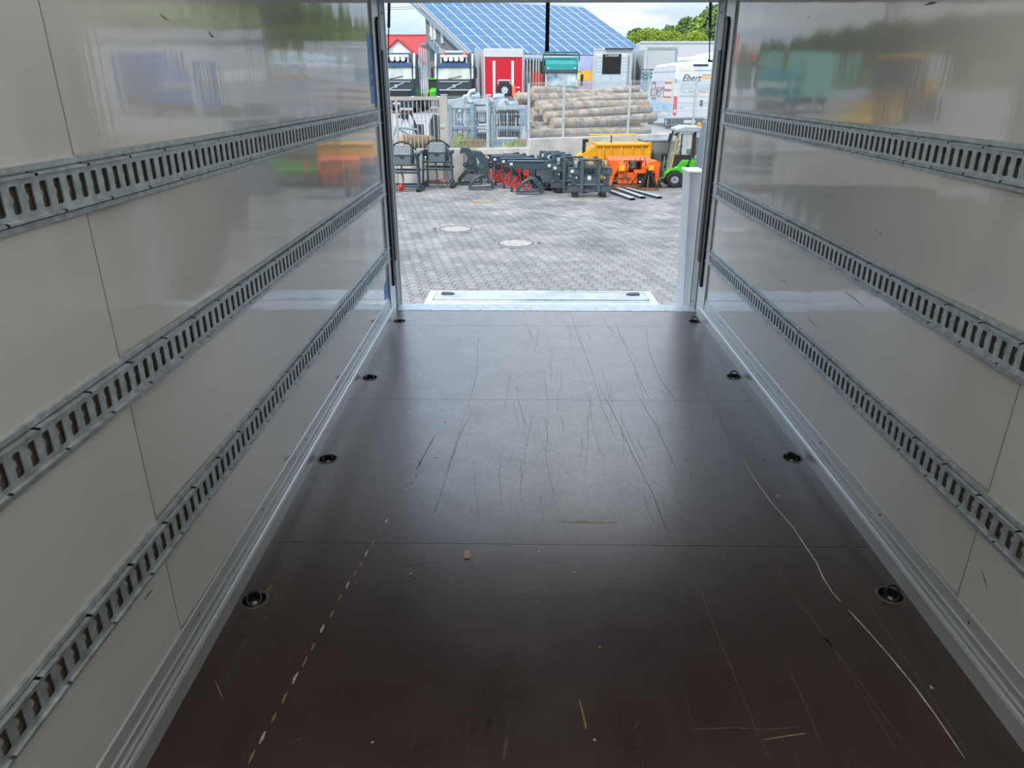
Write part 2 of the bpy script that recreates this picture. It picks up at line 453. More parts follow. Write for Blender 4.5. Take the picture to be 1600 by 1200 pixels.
scratch(C2([(740,500),(900,690),(1100,950),(1200,1090),(1290,1190)]), 0.005, M_scr_b)
scratch(C2([(780,520),(960,760),(1120,1010),(1210,1160)]), 0.005, M_scr_b)
scratch(C2([(1000,530),(1090,650),(1230,860),(1330,1010),(1440,1180)]), 0.006, M_scr_b)
scratch(C2([(850,860),(920,1010),(970,1140)]), 0.005, M_scr_b)
scratch(C2([(560,1080),(700,1075),(780,1082),(900,1072)]), 0.005, M_scr_b)
scratch(C2([(785,1112),(860,1100),(920,1092)]), 0.005, M_scr_y)
scratch([(738,640),(715,690),(690,770),(677,805)], 0.002, M_scr_d, .003)
scratch([(748,520),(745,580),(728,650)], 0.0022, M_scr_d, .003)
scratch([(892,490),(905,530),(925,580),(942,640),(965,690)], 0.0022, M_scr_d, .003)
scratch([(960,500),(985,560),(1015,625)], 0.002, M_scr_d, .003)
scratch([(1010,512),(1013,545),(1030,590),(1055,625)], 0.0022, M_scr_d, .004)
scratch([(680,680),(662,712),(650,735)], 0.006, M_scr_b)
scratch([(335,1062),(349,1092)], 0.004, M_scr_y)
scratch([(448,1162),(482,1150)], 0.004, M_scr_b)
scratch([(416,925),(425,913)], 0.006, M_scr_y)
scratch([(630,886),(672,878)], 0.004, M_scr_b)
scratch([(905,1092),(912,1120),(916,1140)], 0.006, M_scr_y)
scratch([(1000,1125),(985,1145)], 0.004, M_scr_b)
scratch([(792,1150),(786,1190)], 0.008, M_scr_b)
scratch([(397,970),(350,1075)], 0.003, M_scr_b)
scratch([(300,1020),(228,1190)], 0.003, M_scr_b)
scratch([(470,880),(430,960)], 0.003, M_scr_b)
for k in range(46):
    x, y = random.gauss(.2, .42), random.uniform(2.5, 5.2); L = random.uniform(.15, .75); sl = random.uniform(-.12, .12)
    x = max(-.85, min(1.25, x)); L = min(L, 5.6 - y)
    part('scratch', ribbon([(x + sl * L * i / 6 + random.uniform(-.006, .006), y + L * i / 6) for i in range(7)], random.uniform(.0012, .002)), M_scr_b if k % 4 == 0 else M_scr_d, floor)
# a scuffed patch where the film came off near the second seam
sc = at_z(920, 815)
pm = MB(); ring = [(sc.x + math.cos(a) * random.uniform(.09, .15), sc.y + math.sin(a) * random.uniform(.006, .014), .0007) for a in [2 * PI * k / 18 for k in range(18)]]
part('scuff_patch', pm.add(ring, [tuple(range(18))]), mat('scuff', (0.34, 0.29, 0.23), .35, 0, .4, 40), floor)
for px, py in ((583,659),(696,659),(558,716),(682,715),(680,740),(842,862),(897,894),(1146,895),(1047,660),(1072,719),(1080,739),(1158,660),(1195,719),(870,638),(883,738),(582,1160),(642,896),(929,1156),(648,905),(560,640),(690,640),(642,492),(671,492),(700,490),(760,490),(820,489),(880,489),(940,488),(1000,488),(1040,488),(656,498),(668,498)):
    p = at_z(px, py)
    part('screw_head', MB().lathe([(0.0045, 0.0008), (0.0045, -.001)], (p.x, p.y, 0.0004), 8, cap=True), M_steel if py % 2 else M_stud, floor)
for px, py, s in ((840,941,.012),(937,1011,.012),(1216,775,.016),(1455,1074,.014),(556,911,.006),(509,751,.007),(510,750,.008),(427,905,.006),(415,965,.006)):
    p = at_z(px, py)
    c = MB().add([(p.x - s * .4, p.y - s * .5, .0008), (p.x + s * .5, p.y - s * .35, .0008), (p.x + s * .2, p.y + s * .6, .001), (p.x - s * .3, p.y + s * .3, .0025)], [(0, 1, 2, 3)])
    part('chip_mark', c, M_scr_y if s < .013 else M_scr_w, floor)
p = at_z(730, 867)
cm = MB().prism([(-.011, -.026), (.012, -.024), (.013, .024), (.002, .027), (-.012, .023)], 'xy', 0.0, 0.004)
part('wood_chip', cm, mat('pale_wood', (0.46, 0.36, 0.24), .75, 0, .3, 60, stretch=(8, 1, 1)), loc=(p.x, p.y, 0.0002), rot=(0, 0, .08), label='small beige wood chip lying on the brown floor', cat='wood chip')

# ---- lashing rings let into the floor
def lashing_ring(x, y, k):
    lab = ['nearest to the camera', 'second from the camera', 'third from the camera', 'beside the rear sill']
    t = thing('lashing_ring', 'recessed black floor lashing ring by the %s skirting, %s' % ('left' if k < 4 else 'right', lab[k % 4]), 'lashing ring', (x, y, 0), 0, 'lashing rings in the plywood floor')
    part('rim', MB().lathe([(.0425, -.004), (.0425, .0025), (.050, .0025), (.052, .0002)], n=24), mat('ring_rim', (.14, .13, .11), .45, .6, .2, 30), t, smooth=True)
    part('cup', MB().lathe([(.0424, -.002), (.040, -.03), (.02, -.040), (0.001, -.041)], n=20), M_rubber, t, smooth=True)
    part('bolt', MB().lathe([(.012, -.04), (.012, -.022), (.008, -.012), (.001, -.009)], n=12), M_stud, t, smooth=True)
    tilt = (0.55, .25, .3, .2, 1.15, .45, .8, .9)[k]
    R = Matrix.Rotation(tilt, 3, 'X')
    pts = [R @ Vector((.024 * math.cos(a), .030 + .030 * math.sin(a), 0)) + Vector((0.0, -.022, -.012)) for a in [2 * PI * i / 20 for i in range(20)]]
    part('ring', MB().tube(pts, .0042, 7, True), M_steel, t, smooth=True, rot=(0, 0, (.35 if k < 4 else -.1)))
for x, y, k in RINGS: lashing_ring(x, y, k)

# ---- walls of laminate panels
M_scuff = mat('wall_scuff', (.14, .13, .12), .6, 0, .3, 60)
def wall(side, x, out):
    w = part('wall_' + side, MB().box(min(x + out * .026, x + out * .06), max(x + out * .026, x + out * .06), YF, 5.72, -0.1, ZC), M_frame, kind='structure')
    seams = [YF, 0.35, 1.735, 5.62] if side == 'left' else [YF, 0.55, 1.93, 5.62]
    for a, b in zip(seams, seams[1:]):
        # laminate sheets bow in slightly behind the joint, as riveted panels do
        ys = [a + .0012 + (b - a - .0024) * (k / 60) ** 1.5 for k in range(61)]
        bow = (lambda y: out * .012 * max(0.0, 1 - (y - a) / .75) ** 2) if a > 1 else (lambda y: 0.0)
        pg = MB(); nn = len(ys)
        pg.add([(x + bow(y), y, z) for y in ys for z in (-.02, ZC)] + [(x + out * .02, y, z) for y in ys for z in (-.02, ZC)],
               [(2 * k, 2 * k + 1, 2 * k + 3, 2 * k + 2) for k in range(nn - 1)] + [(2 * (nn + k), 2 * (nn + k) + 1, 2 * (nn + k) + 3, 2 * (nn + k) + 2) for k in range(nn - 1)]
               + [(0, 1, 2 * nn + 1, 2 * nn), (2 * nn - 2, 2 * nn - 1, 4 * nn - 1, 4 * nn - 2)])
        part('wall_panel', pg, M_wall, w, smooth=True)
    for q in seams[1:-1]: part('joint_strip', MB().box(min(x + out * .011, x - out * .0006), max(x + out * .011, x - out * .0006), q - .0012, q + .0008, .16, ZC), M_scuff, w)
    return w
wl = wall('left', WL, -1); wr = wall('right', WR, 1)
def wall_mark(x, out, pix, w):
    pts = []
    for q in pix:
        d = ray(*q); pts.append(Vector((0, 0, CAM_H)) + d * (x / d.x))
    vs = []
    for i, p in enumerate(pts):
        dd = (pts[min(i + 1, len(pts) - 1)] - pts[max(i - 1, 0)]).normalized(); s = Vector((0, -dd.z, dd.y)) * w / 2 * (1 if 0 < i < len(pts) - 1 else .4)
        vs += [Vector((x - out * .0008, (p + s).y, (p + s).z)), Vector((x - out * .0008, (p - s).y, (p - s).z))]
    part('scuff_mark', MB().add(vs, [(2 * i, 2 * i + 1, 2 * i + 3, 2 * i + 2) for i in range(len(pts) - 1)]), M_scuff, wl if out < 0 else wr)
wall_mark(WL, -1, [(326,49),(330,56),(334,58)], .008)
wall_mark(WL, -1, [(250,22),(257,28),(263,31)], .003)
wall_mark(WR, 1, [(1445,8),(1455,5),(1463,4)], .008)
wall_mark(WR, 1, [(1262,28),(1266,26)], .006)
wall_mark(WR, 1, [(1320,456),(1335,466),(1350,480)], .003)
wall_mark(WR, 1, [(1262,495),(1270,505),(1278,512)], .003)
wall_mark(WR, 1, [(1220,436),(1226,440),(1231,449)], .003)
wall_mark(WR, 1, [(1533,890),(1540,908),(1542,922)], .005)
wall_mark(WR, 1, [(1368,360),(1376,365),(1381,366)], .003)
wall_mark(WL, -1, [(225,938),(232,928),(240,920)], .006)
part('wall_front', MB().box(WL - .05, WR + .05, YF - .05, YF, -.1, ZC), M_wall, kind='structure')
ceil = part('ceiling', MB().box(WL - .05, WR + .05, 2.6, 5.9, ZC, ZC + .04), mat('grey_roof_lining', (.20, .19, .18), .7, 0, .08, 2), kind='structure')
part('added_fill_panel', MB().add([(WL - .05, YF - .05, ZC), (WR + .05, YF - .05, ZC), (WR + .05, 2.6, ZC), (WL - .05, 2.6, ZC)], [(0, 1, 2, 3)]), fill_panel_material(), ceil)  # unseen panel over the camera, added to let fill light into the box

# ---- skirting profile, drawn aluminium
prof = [(0, .168), (.005, .166), (.008, .122), (.013, .121), (.0135, .113), (.008, .110), (.009, .090), (.016, .088), (.017, .079), (.0125, .076), (.021, .070), (.025, .060), (.025, -.005), (0, -.005)]
part('baseboard_left', MB().prism([(WL + a, z) for a, z in prof], 'xz', YF, 5.60), M_alu, kind='structure')
part('baseboard_right', MB().prism([(WR - a, z) for a, z in prof], 'xz', YF, 5.60), M_alu, kind='structure')
for s, x in (('left', WL + .0065), ('right', WR - .0065)):
    for y in [0.6 + .62 * k for k in range(9)]:
        b = part('screw_head', MB().lathe([(.006, 0), (.005, .002), (.001, .0026)], n=8, axis='x'), M_dark, bpy.data.objects['baseboard_' + s])
        b.location = (x, y, .142); b.rotation_euler = (0, 0, 0 if s == 'left' else PI)

# ---- perforated lashing rails
PITCH_S, NS = 0.0493, 106
RY0 = 0.372
def lashing_rail(x, out, zc, label):
    t = thing('lashing_rail', label, 'lashing rail', (x, 0, zc), 0, 'lashing rails on the box walls')
    s = -out                                           # proud of the wall, into the room
    mb = MB()
    hw, hh, c = .0125, .0280, .0035
    FZ, FT = .040, .0135
    for k in range(NS):
        y0, y1 = RY0 + k * PITCH_S, RY0 + (k + 1) * PITCH_S; yc = (y0 + y1) / 2
        inner = [(yc - hw + c, -hh), (yc + hw - c, -hh), (yc + hw, -hh + c), (yc + hw, hh - c), (yc + hw - c, hh), (yc - hw + c, hh), (yc - hw, hh - c), (yc - hw, -hh + c)]
        outer = [(yc - hw + c, -FZ), (yc + hw - c, -FZ), (y1, -hh + c), (y1, hh - c), (yc + hw - c, FZ), (yc - hw + c, FZ), (y0, hh - c), (y0, -hh + c)]
        cor = [(y1, -FZ), (y1, FZ), (y0, FZ), (y0, -FZ)]
        vs = [(s * FT, a, b) for a, b in inner] + [(s * FT, a, b) for a, b in outer] + [(s * FT, a, b) for a, b in cor] + [(s * .010, a, b) for a, b in inner]
        fs = [(i, (i + 1) % 8, 8 + (i + 1) % 8, 8 + i) for i in range(8)]
        fs += [(9, 16, 10), (11, 17, 12), (13, 18, 14), (15, 19, 8)]
        fs += [(i, (i + 1) % 8, 20 + (i + 1) % 8, 20 + i) for i in range(8)]
        mb.add(vs, fs)
    for sg in (1, -1):
        stations = [(RY0, 1)]
        for k in range(4, NS, 4):
            yb = RY0 + (k + (0 if sg > 0 else 1.5)) * PITCH_S
            stations += [(yb - .0048, 1), (yb - .0046, 0), (yb + .0046, 0), (yb + .0048, 1)]
        stations += [(RY0 + NS * PITCH_S + .04, 1)]
        vs = []; nprof = 8
        for y, on in stations:
            r = .0205 if on else .004
            base = .0135 if on else .004
            slant = .004 * sg
            pr = [(FZ, FT if on else FT), (.0415, r), (.0462, r), (.0472, .0015), (.0508, .0015), (.0516, .0085), (.0638, .0085), (.0645, 0)]
            vs += [(s * tt, y + (slant if 0 < i < 4 else 0) * (0 if on else 1), sg * z) for i, (z, tt) in enumerate(pr)]
        fs = [(i * nprof + k, i * nprof + k + 1, (i + 1) * nprof + k + 1, (i + 1) * nprof + k) for i in range(len(stations) - 1) for k in range(nprof - 1) if not (k < 4 and stations[i][1] + stations[i + 1][1] < 2)]
        mb.add(vs, fs)
    me = mb.mesh('rail', M_galv, weld=1e-5)
    link('rail', me, t)
    part('backing', MB().box(min(0, s * .0008), max(0, s * .0008), RY0, RY0 + NS * PITCH_S, -.0512, .0512), M_dark, t)
    st = MB()
    for k in range(NS):
        yc = RY0 + (k + .5) * PITCH_S
        st.ball((s * .001, yc, 0), .006, .0085, .011, 8, 4)
    part('backing_stud', st, M_stud, t, smooth=True, kind='stuff')
    rv = MB().ball((0, 0, 0), .0022, .0045, .0045, 8, 4).mesh('rivet', M_stud, True)
    for k in range(4, NS, 9):
        for sg in (1, -1):
            link('rivet', rv, t, (s * .0085, RY0 + (k + (.4 if sg > 0 else .9)) * PITCH_S, sg * .0565))
for zc, nm in ((1.510, 'upper'), (1.005, 'middle'), (0.505, 'lowest')):
    lashing_rail(WL, -1, zc, '%s slotted galvanised lashing rail on the left wall' % nm)
    lashing_rail(WR, 1, zc - .005, '%s slotted galvanised lashing rail on the right wall' % nm)

# ---- rear frame, sill, seals
def rear_post(n, x, out):
    i = -out
    def bx(a, b): return (min(x + i * a, x + i * b), max(x + i * a, x + i * b))
    p = part('trim_%d' % n, MB().box(*bx(-.10, .022), 5.70, 5.90, -.12, ZC), M_frame, kind='structure', bevel=.006)
    part('corner_profile', MB().box(*bx(0.0005, .014), 5.46, 5.705, -.0, ZC), M_alu, p, bevel=.002)
    part('edge_strip', MB().box(*bx(.005, .028), 5.872, 5.905, -.0, ZC), M_alu, p, bevel=.002)
    # rubber seal with a chamfered top and a stepped lower end
    part('rubber_seal', MB().prism([(5.56, 2.12), (5.60, 2.16), (5.64, 2.16), (5.64, .30), (5.60, .24), (5.56, .24)], 'yz', *bx(.014, .030)), M_rubber, p, bevel=.002)
    part('rubber_lip', MB().prism([(5.64, 1.92), (5.655, 1.95), (5.72, 1.95), (5.72, .42), (5.64, .42)], 'yz', *bx(.0145, .036)), M_rubber, p, bevel=.002)
    for z in (2.2, .06):
        b = part('bolt', MB().lathe([(.009, 0), (.009, .004), (.001, .005)], n=8, axis='x'), M_dark, p)
        b.location = (x + i * .022, 5.80, z); b.rotation_euler = (0, 0, 0 if i > 0 else PI)
    return p
rear_post(1, WL, -1); rear_post(2, WR, 1)
part('trim_3', MB().box(WL - .1, WR + .1, YE, YS, -.12, .003), M_sill, kind='structure', bevel=.003)
part('trim_4', MB().box(WL - .1, WR + .1, 5.62, 5.90, 2.272, ZC + .06), M_frame, kind='structure', bevel=.004)
for px in (642, 671, 750, 830, 905, 985, 1040, 1068):
    q = at_z(px, 488)
    part('screw_head', MB().lathe([(.006, 0), (.005, .0016), (.001, .002)], (q.x, 5.70, .003), 8), M_dark, bpy.data.objects['trim_3'])

# ---- stickers on the end of the left wall
def sticker(y0, y1, z0, z1, label, marks, poly=None):
    t = part('sticker', MB().prism(poly or [(y0, z0), (y1, z0), (y1, z1), (y0, z1)], 'yz', WL + .0003, WL + .0010), M_blue, label=label, cat='sticker', loc=(0, 0, 0))
    for a, b, c, d in marks:
        part('printed_mark', MB().box(WL + .0009, WL + .0014, a, b, c, d), M_navy, t)
sticker(5.30, 5.455, 1.60, 2.045, 'tall blue printed sticker at the rear end of the left wall', [(5.34, 5.375, 1.715, 1.755), (5.385, 5.42, 1.715, 1.755), (5.35, 5.365, 1.79, 1.84), (5.395, 5.41, 1.79, 1.84), (5.36, 5.372, 1.92, 1.96), (5.345, 5.40, 1.80, 1.806)])
sticker(5.28, 5.44, .19, .33, 'small blue sticker low on the left wall by the rear post', [(5.33, 5.42, .285, .30), (5.32, 5.40, .24, .252)], [(5.28, .20), (5.44, .185), (5.44, .345), (5.40, .345), (5.28, .30)])

# ---- gas struts and the pull strap below the rear header
def strut(x, side):
    t = thing('gas_strut', 'black gas strut hanging from the rear header at the %s post' % side, 'gas strut', (x, 5.97, 0), 0, 'gas struts at the rear header')
    s = -1 if side == 'left' else 1
    part('cylinder', MB().cyl((0, 0, 2.115), (-s * .02, 0, 2.36), .0115, n=14), M_rubber, t, smooth=True)
    part('rod', MB().cyl((s * .018, 0, 1.895), (0, 0, 2.12), .0045, n=10), M_steel, t, smooth=True)
    part('ball_joint', MB().ball((s * .018, 0, 1.89), .011, n=10), M_rubber, t, smooth=True)
    part('bracket', MB().box(min(s * .018, s * .05), max(s * .018, s * .05), -.07, .012, 1.878, 1.890), M_rubber, t)
    part('top_bracket', MB().box(-s * .02 - .02, -s * .02 + .02, -.075, .02, 2.352, 2.375), M_rubber, t)
strut(-1.012, 'left'); strut(1.386, 'right')
t = thing('pull_strap', 'black webbing pull strap hanging in the middle of the rear opening', 'strap', (.175, 5.93, 0))
part('webbing', MB().box(-.0145, .0145, -.0015, .0015, 1.965, 2.31), M_rubber, t, bevel=.0006)
part('loop_end', MB().box(-.016, .016, -.004, .004, 1.95, 1.985), M_rubber, t, bevel=.001)
part('clamp', MB().box(-.02, .02, -.04, .006, 2.295, 2.325), M_steel, t, bevel=.002)

# ---- tail lift platform
PZ = -.33
t = thing('tail_lift', 'bright aluminium tail lift platform lowered behind the rear sill', 'tail lift', (0, 0, PZ))
A0, A1, B0, B1, Y0, Y1 = -1.02, 1.40, -.985, 1.365, 5.95, 7.47
part('side_rail', MB().prism([(A0, Y0), (A0 + .07, Y0), (B0 + .07, Y1), (B0, Y1)], 'xy', -.04, .012), M_sill, t, bevel=.003)
part('side_rail', MB().prism([(A1, Y0), (A1 - .07, Y0), (B1 - .07, Y1), (B1, Y1)], 'xy', -.04, .012), M_sill, t, bevel=.003)
part('tip_plate', MB().prism([(A0 + .062, 7.17), (A1 - .062, 7.17), (B1 - .07, Y1), (B0 + .07, Y1)], 'xy', -.03, .004), mat('tip_aluminium', (.48, .53, .58), .34, .7, .2, 5, .05, 60), t, bevel=.002)
for k in range(24):
    y = Y0 + .02 + k * .0475
    part('ribbed_plank', MB().prism([(A0 + .065, y), (A1 - .065, y), (A1 - .065, y + .043), (A0 + .065, y + .043)], 'xy', -.02, .006 + .003 * (k % 2)), M_sill, t)
part('hinge_strip', MB().box(B0 + .08, B1 - .08, 7.13, 7.165, -.02, .014), M_sill, t, bevel=.002)
for x0, sx in ((B0 + .13, 1), (B1 - .13, -1)):
    part('grip_recess', MB().prism([(x0, 7.33), (x0 + sx * .10, 7.32), (x0 + sx * .14, 7.36), (x0 + sx * .10, 7.40), (x0, 7.41)], 'xy', .002, .014), M_steel, t, bevel=.002)
part('tip_edge', MB().box(B0, B1, Y1 - .02, Y1 + .012, -.03, .008), M_sill, t, bevel=.002)
for x in (-.35, .75):
    part('lift_arm', MB().beam((x, 5.0, -.42), (x, 6.3, -.08), .08, .14), M_steel, t, bevel=.004)
    part('ground_roller_leg', MB().box(x - .05, x + .05, 6.2, 6.3, -.665, -.04), M_steel, t, bevel=.004)

# ---- column of the lift housing outside the right post
t = thing('lift_column', 'light grey steel column standing outside the right rear post', 'column', (0, 6.12, 0))
part('shaft', MB().add([(1.45, 0, -1.0), (1.56, 0, -1.0), (1.56, .3, -1.0), (1.45, .3, -1.0), (1.375, 0, 1.045), (1.50, 0, 1.045), (1.50, .3, 1.045), (1.375, .3, 1.045)],
     [(3, 2, 1, 0), (4, 5, 6, 7), (0, 1, 5, 4), (1, 2, 6, 5), (2, 3, 7, 6), (3, 0, 4, 7)]), mat('column_grey', (.60, .62, .64), .5, .1, .06, 8), t, bevel=.006)
part('cap', MB().box(1.362, 1.51, -.01, .31, 1.045, 1.065), mat('cap_grey', (.75, .77, .78), .5, .1, .06, 8), t, bevel=.006)

# ================================================================== the paved yard
GZ, UZ = -1.0, -.15           # lower paving, upper yard
def proj(p):
    v = Vector(p) - Vector((0, 0, CAM_H)); z = v.dot(_F)
    return (800 + FPX * v.dot(_R) / z, 600 - FPX * v.dot(_U) / z)
M_pave = mat('concrete_paver', (.165, .165, .16), .8, 0, .22, 1.1, .25, 120, col2=(.245, .238, .222), island=True, spec=.4)
M_bed = mat('sand_joint', (.05, .047, .042), .95, 0, .3, 20)
M_slab = mat('yard_ground', (.27, .265, .25), .9, 0, .2, .8, .1, 30)
M_conc = mat('concrete', (.46, .445, .415), .85, 0, .16, 2.2, .15, 60, col2=(.57, .55, .52))
M_iron = mat('cast_iron', (.09, .085, .08), .6, .3, .2, 30)
M_cover = mat('cover_concrete', (.29, .27, .24), .8, 0, .15, 12, .2, 60)
M_paint = mat('worn_white_paint', (.40, .41, .42), .7, 0, .2, 6)

part('ground', MB().box(-60, 60, -14, 24.5, -1.3, GZ - .03), M_slab, kind='structure')
pavement = part('pavement', MB().box(-9, 11, 6.2, 24.6, GZ - .06, GZ - .014), M_bed, kind='structure')
PW, PL, PA = .165, .2, .019
def paver_outline():
    h = [(-PL / 2, 1), (-PL / 4 - .014, 1), (-PL / 4 + .014, -1), (PL / 4 - .014, -1), (PL / 4 + .014, 1), (PL / 2, 1)]
    return [(PW / 2 + s * PA, v) for v, s in h] + [(-PW / 2 - s * PA, v) for v, s in reversed(h)]
OUT = paver_outline()
def ring(g, z):
    return [(a - math.copysign(g, a), b - (math.copysign(g, b) if abs(b) > PL / 2 - .001 else 0), z) for a, b in OUT]
def paver_geo():
    n = len(OUT)
    vs = ring(.009, 0) + ring(.0045, -.006) + ring(.0045, -.03)
    fs = [tuple(range(n))] + [(k, (k + 1) % n, n + (k + 1) % n, n + k) for k in range(n)] + [(n + k, n + (k + 1) % n, 2 * n + (k + 1) % n, 2 * n + k) for k in range(n)]
    return vs, fs
PV, PF = paver_geo()
MAN = [at_z(712, 358, GZ), at_z(806, 380, GZ)]
pm = MB(); pm.v, pm.f = list(PV), list(PF)
paver_me = pm.mesh('paver', M_pave)
ang = math.radians(12.5)
ca, sa = math.cos(ang), math.sin(ang)
cells = []
for i in range(-70, 90):
    for j in range(10, 150):
        u, v = i * PW, j * PL + (PL / 2 if i % 2 else 0)
        x, y = u * ca - v * sa, u * sa + v * ca
        if y < 7.0 or y > 23.5: continue
        q = proj((x, y, GZ))
        if not (585 < q[0] < 1100 and 262 < q[1] < 492): continue
        if any((x - c.x) ** 2 + (y - c.y) ** 2 < .40 ** 2 for c in MAN): continue
        if y > 22.1 + max(0, (x - .2) * .55) + .1: continue
        cells.append((q[1], x, y))
cells.sort(reverse=True)
vis = [c for c in cells if c[0] < 476 and not (662 < proj((c[1], c[2], GZ))[0] < 1040 and c[0] > 457)]
near = vis[:300]; ns_ = set(near)
for _, x, y in near:
    link('paver', paver_me, pavement, (x, y, GZ + random.uniform(-.002, .002)), (random.uniform(-.008, .008), random.uniform(-.008, .008), ang))
rest = MB()
for c in cells:
    if c in ns_: continue
    _, x, y = c; z = GZ + random.uniform(-.002, .002)
    tx, ty = random.uniform(-.006, .006), random.uniform(-.006, .006)
    rest.add([(x + a * ca - b * sa, y + a * sa + b * ca, z + d + a * tx + b * ty) for a, b, d in PV], PF)
me = bpy.data.meshes.new('paver_field'); me.from_pydata(rest.v, [], rest.f); me.materials.append(M_pave)
link('paver_field', me, pavement, kind='stuff')
# thin white marking, an arc across the paving
arc = [at_z(*q, GZ) for q in ((762, 323), (800, 326), (850, 332), (900, 340), (945, 350), (985, 361))]
pts = []
for a, b in zip(arc, arc[1:]): pts += [a.lerp(b, k / 4) for k in range(4)]
rb = ribbon([(p.x, p.y) for p in pts], .032, GZ + .0035)
part('painted_line', rb, M_paint, pavement)
# rust and dirt stain by the grapples
for px, py, w, d in ((752, 314, .38, .35),):
    c = at_z(px, py, GZ)
    part('stain', MB().add([(c.x + math.cos(a) * w * random.uniform(.5, 1), c.y + math.sin(a) * d * random.uniform(.4, 1), GZ + .003) for a in [2 * PI * k / 16 for k in range(16)]], [tuple(range(16))]), mat('rust_stain', (.24, .18, .12), .9, 0, .3, 12) if px < 800 else mat('dust_patch', (.30, .28, .24), .9, 0, .2, 12), pavement)

for k, c in enumerate(MAN):
    t = thing('manhole_cover', ('round pale manhole cover in the paving, farther from the tail lift', 'round pale manhole cover in the paving, nearer to the tail lift')[k], 'manhole cover', (c.x, c.y, GZ), .2, 'manhole covers in the paving')
    part('surround', MB().lathe([(.33, -.03), (.33, .0), (.37, .003), (.405, -.002), (.41, -.03)], n=40), mat('surround', (.17, .165, .155), .85, 0, .15, 8), t, smooth=True)
    part('frame', MB().lathe([(.305, -.01), (.305, .006), (.333, .006), (.335, -.01)], n=40), M_iron, t, smooth=True)
    part('lid', MB().lathe([(.302, -.01), (.302, .006), (.001, .009)], n=40), M_cover, t, smooth=True)
    for a in range(8):
        part('lid_slot', MB().box(.245, .285, -.012, .012, .0062, .0085), M_iron, t, rot=(0, 0, a * PI / 4 + .3))

# ---- retaining wall of concrete elements and the upper yard
WD = Vector((.876, .482, 0))                     # direction of the right run
P0, P1 = Vector((-9.5, 20.95, 0)), Vector((.2, 22.3, 0))
def wall_block(a, b, z0, z1, thick, parent):
    d = (b - a).normalized(); n = Vector((-d.y, d.x, 0)) * thick
    q = [a + d * .006, b - d * .006, b - d * .006 + n, a + d * .006 + n]
    return part('wall_block', MB().add([(p.x, p.y, z0) for p in q] + [(p.x, p.y, z1) for p in q], [(3, 2, 1, 0), (4, 5, 6, 7), (0, 1, 5, 4), (1, 2, 6, 5), (2, 3, 7, 6), (3, 0, 4, 7)]), M_conc, parent, bevel=.012)
rw = thing('retaining_wall', 'low pale concrete retaining wall behind the parked attachments', 'wall')
rw['kind'] = 'structure'; del rw['category']
dL = (P1 - P0).normalized(); LL = (P1 - P0).length; nL = 5
for k in range(nL): wall_block(P0 + dL * LL * k / nL, P0 + dL * LL * (k + 1) / nL, GZ - .1, -.04, .25, rw)
P2 = P1 + WD * 14
for k in range(7): wall_block(P1 + WD * 2.0 * k, P1 + WD * 2.0 * (k + 1), GZ - .1, .215, .25, rw)
yg = MB()
poly = [(-300, 20.4), (P0.x, P0.y + .05), (P1.x, P1.y + .1), (P2.x, P2.y + .1), (300, P2.y), (300, 700), (-300, 700)]
yg.prism(poly, 'xy', GZ - .3, UZ)
part('upper_yard', yg, mat('yard_asphalt', (.26, .26, .26), .9, 0, .2, .6, .1, 20), kind='structure')
part('pallet_label', MB().box(0, .28, -.012, 0, 0, .12), M_paint, rw, loc=(-.1, 22.24, -.36), rot=(0, 0, .139))

# ---- mesh fence
M_wire = mat('fence_wire', (.46, .50, .52), .45, .4, .08, 10)
M_beige = mat('beige_gate_paint', (.36, .335, .30), .6, 0, .06, 5)
def fence_post(p, z0, z1, label):
    t = thing('fence_post', label, 'fence post', (p.x, p.y, 0), 0, 'fence posts')
    part('post', MB().box(-.035, .035, -.03, .03, z0, z1), M_wire, t, bevel=.004)
    part('cap', MB().box(-.038, .038, -.033, .033, z1, z1 + .02), M_wire, t)
    part('clamp', MB().box(-.045, .045, -.042, -.028, z0 + .5, z0 + .54), M_wire, t)
def fence_panel(a, b, z0, z1, label):
    t = thing('wire_fence', label, 'fence', (a.x, a.y, 0), math.atan2((b - a).y, (b - a).x), 'double-rod mesh fence panels')
    L = (b - a).length; n = int(L / .05)
    mb = MB()
    for k in range(1, n):
        x = L * k / n; mb.box(x - .0045, x + .0045, -.004, .004, z0, z1 + .03)
    part('upright_wires', mb, M_wire, t, kind='stuff')
    nr = int((z1 - z0) / .2)
    for k in range(nr + 1):
        z = z0 + .02 + (z1 - z0 - .04) * k / nr
        part('cross_rod', MB().box(0, L, -.016, -.006, z - .005, z + .005), M_wire, t)
def on_wall(px, off=.12):
    # point of the wall line seen in column px
    d = ray(px, 200); A = P1 if px > 826 else P0; D = WD if px > 826 else dL
    n = Vector((-D.y, D.x, 0)); A = A + n * off
    k = (A.x * D.y - A.y * D.x) / (d.x * D.y - d.y * D.x)
    return Vector((d.x * k, d.y * k, 0))
cols = [(697, -.03, 1.35), (762, -.03, 1.42), (826, -.03, 1.72), (880, .215, 1.78), (981, .215, 1.80), (1082, .215, 1.84), (1190, .215, 1.84)]
names = ['behind the gate post', 'between the two galvanised rack stacks', 'at the left end of the log pile', 'before the middle of the log pile', 'at the right end of the log pile', 'before the white van', 'hidden beside the van']
pp = [on_wall(c[0]) for c in cols]
for c, p, nm in list(zip(cols, pp, names))[1:6]:
    fence_post(p, c[1], c[2], 'thin galvanised fence post ' + nm)
pl = ['before the left galvanised racks', 'before the right galvanised racks', 'before the left ends of the logs', 'before the middle of the log pile', 'between the log pile and the white van', 'before the rear of the white van']
for k in range(6):
    fence_panel(pp[k], pp[k + 1], cols[k][1] + (.0 if k < 2 else .02), cols[k + 1][2] - .04 if k != 1 else 1.36, 'see-through wire mesh fence panel ' + pl[k])

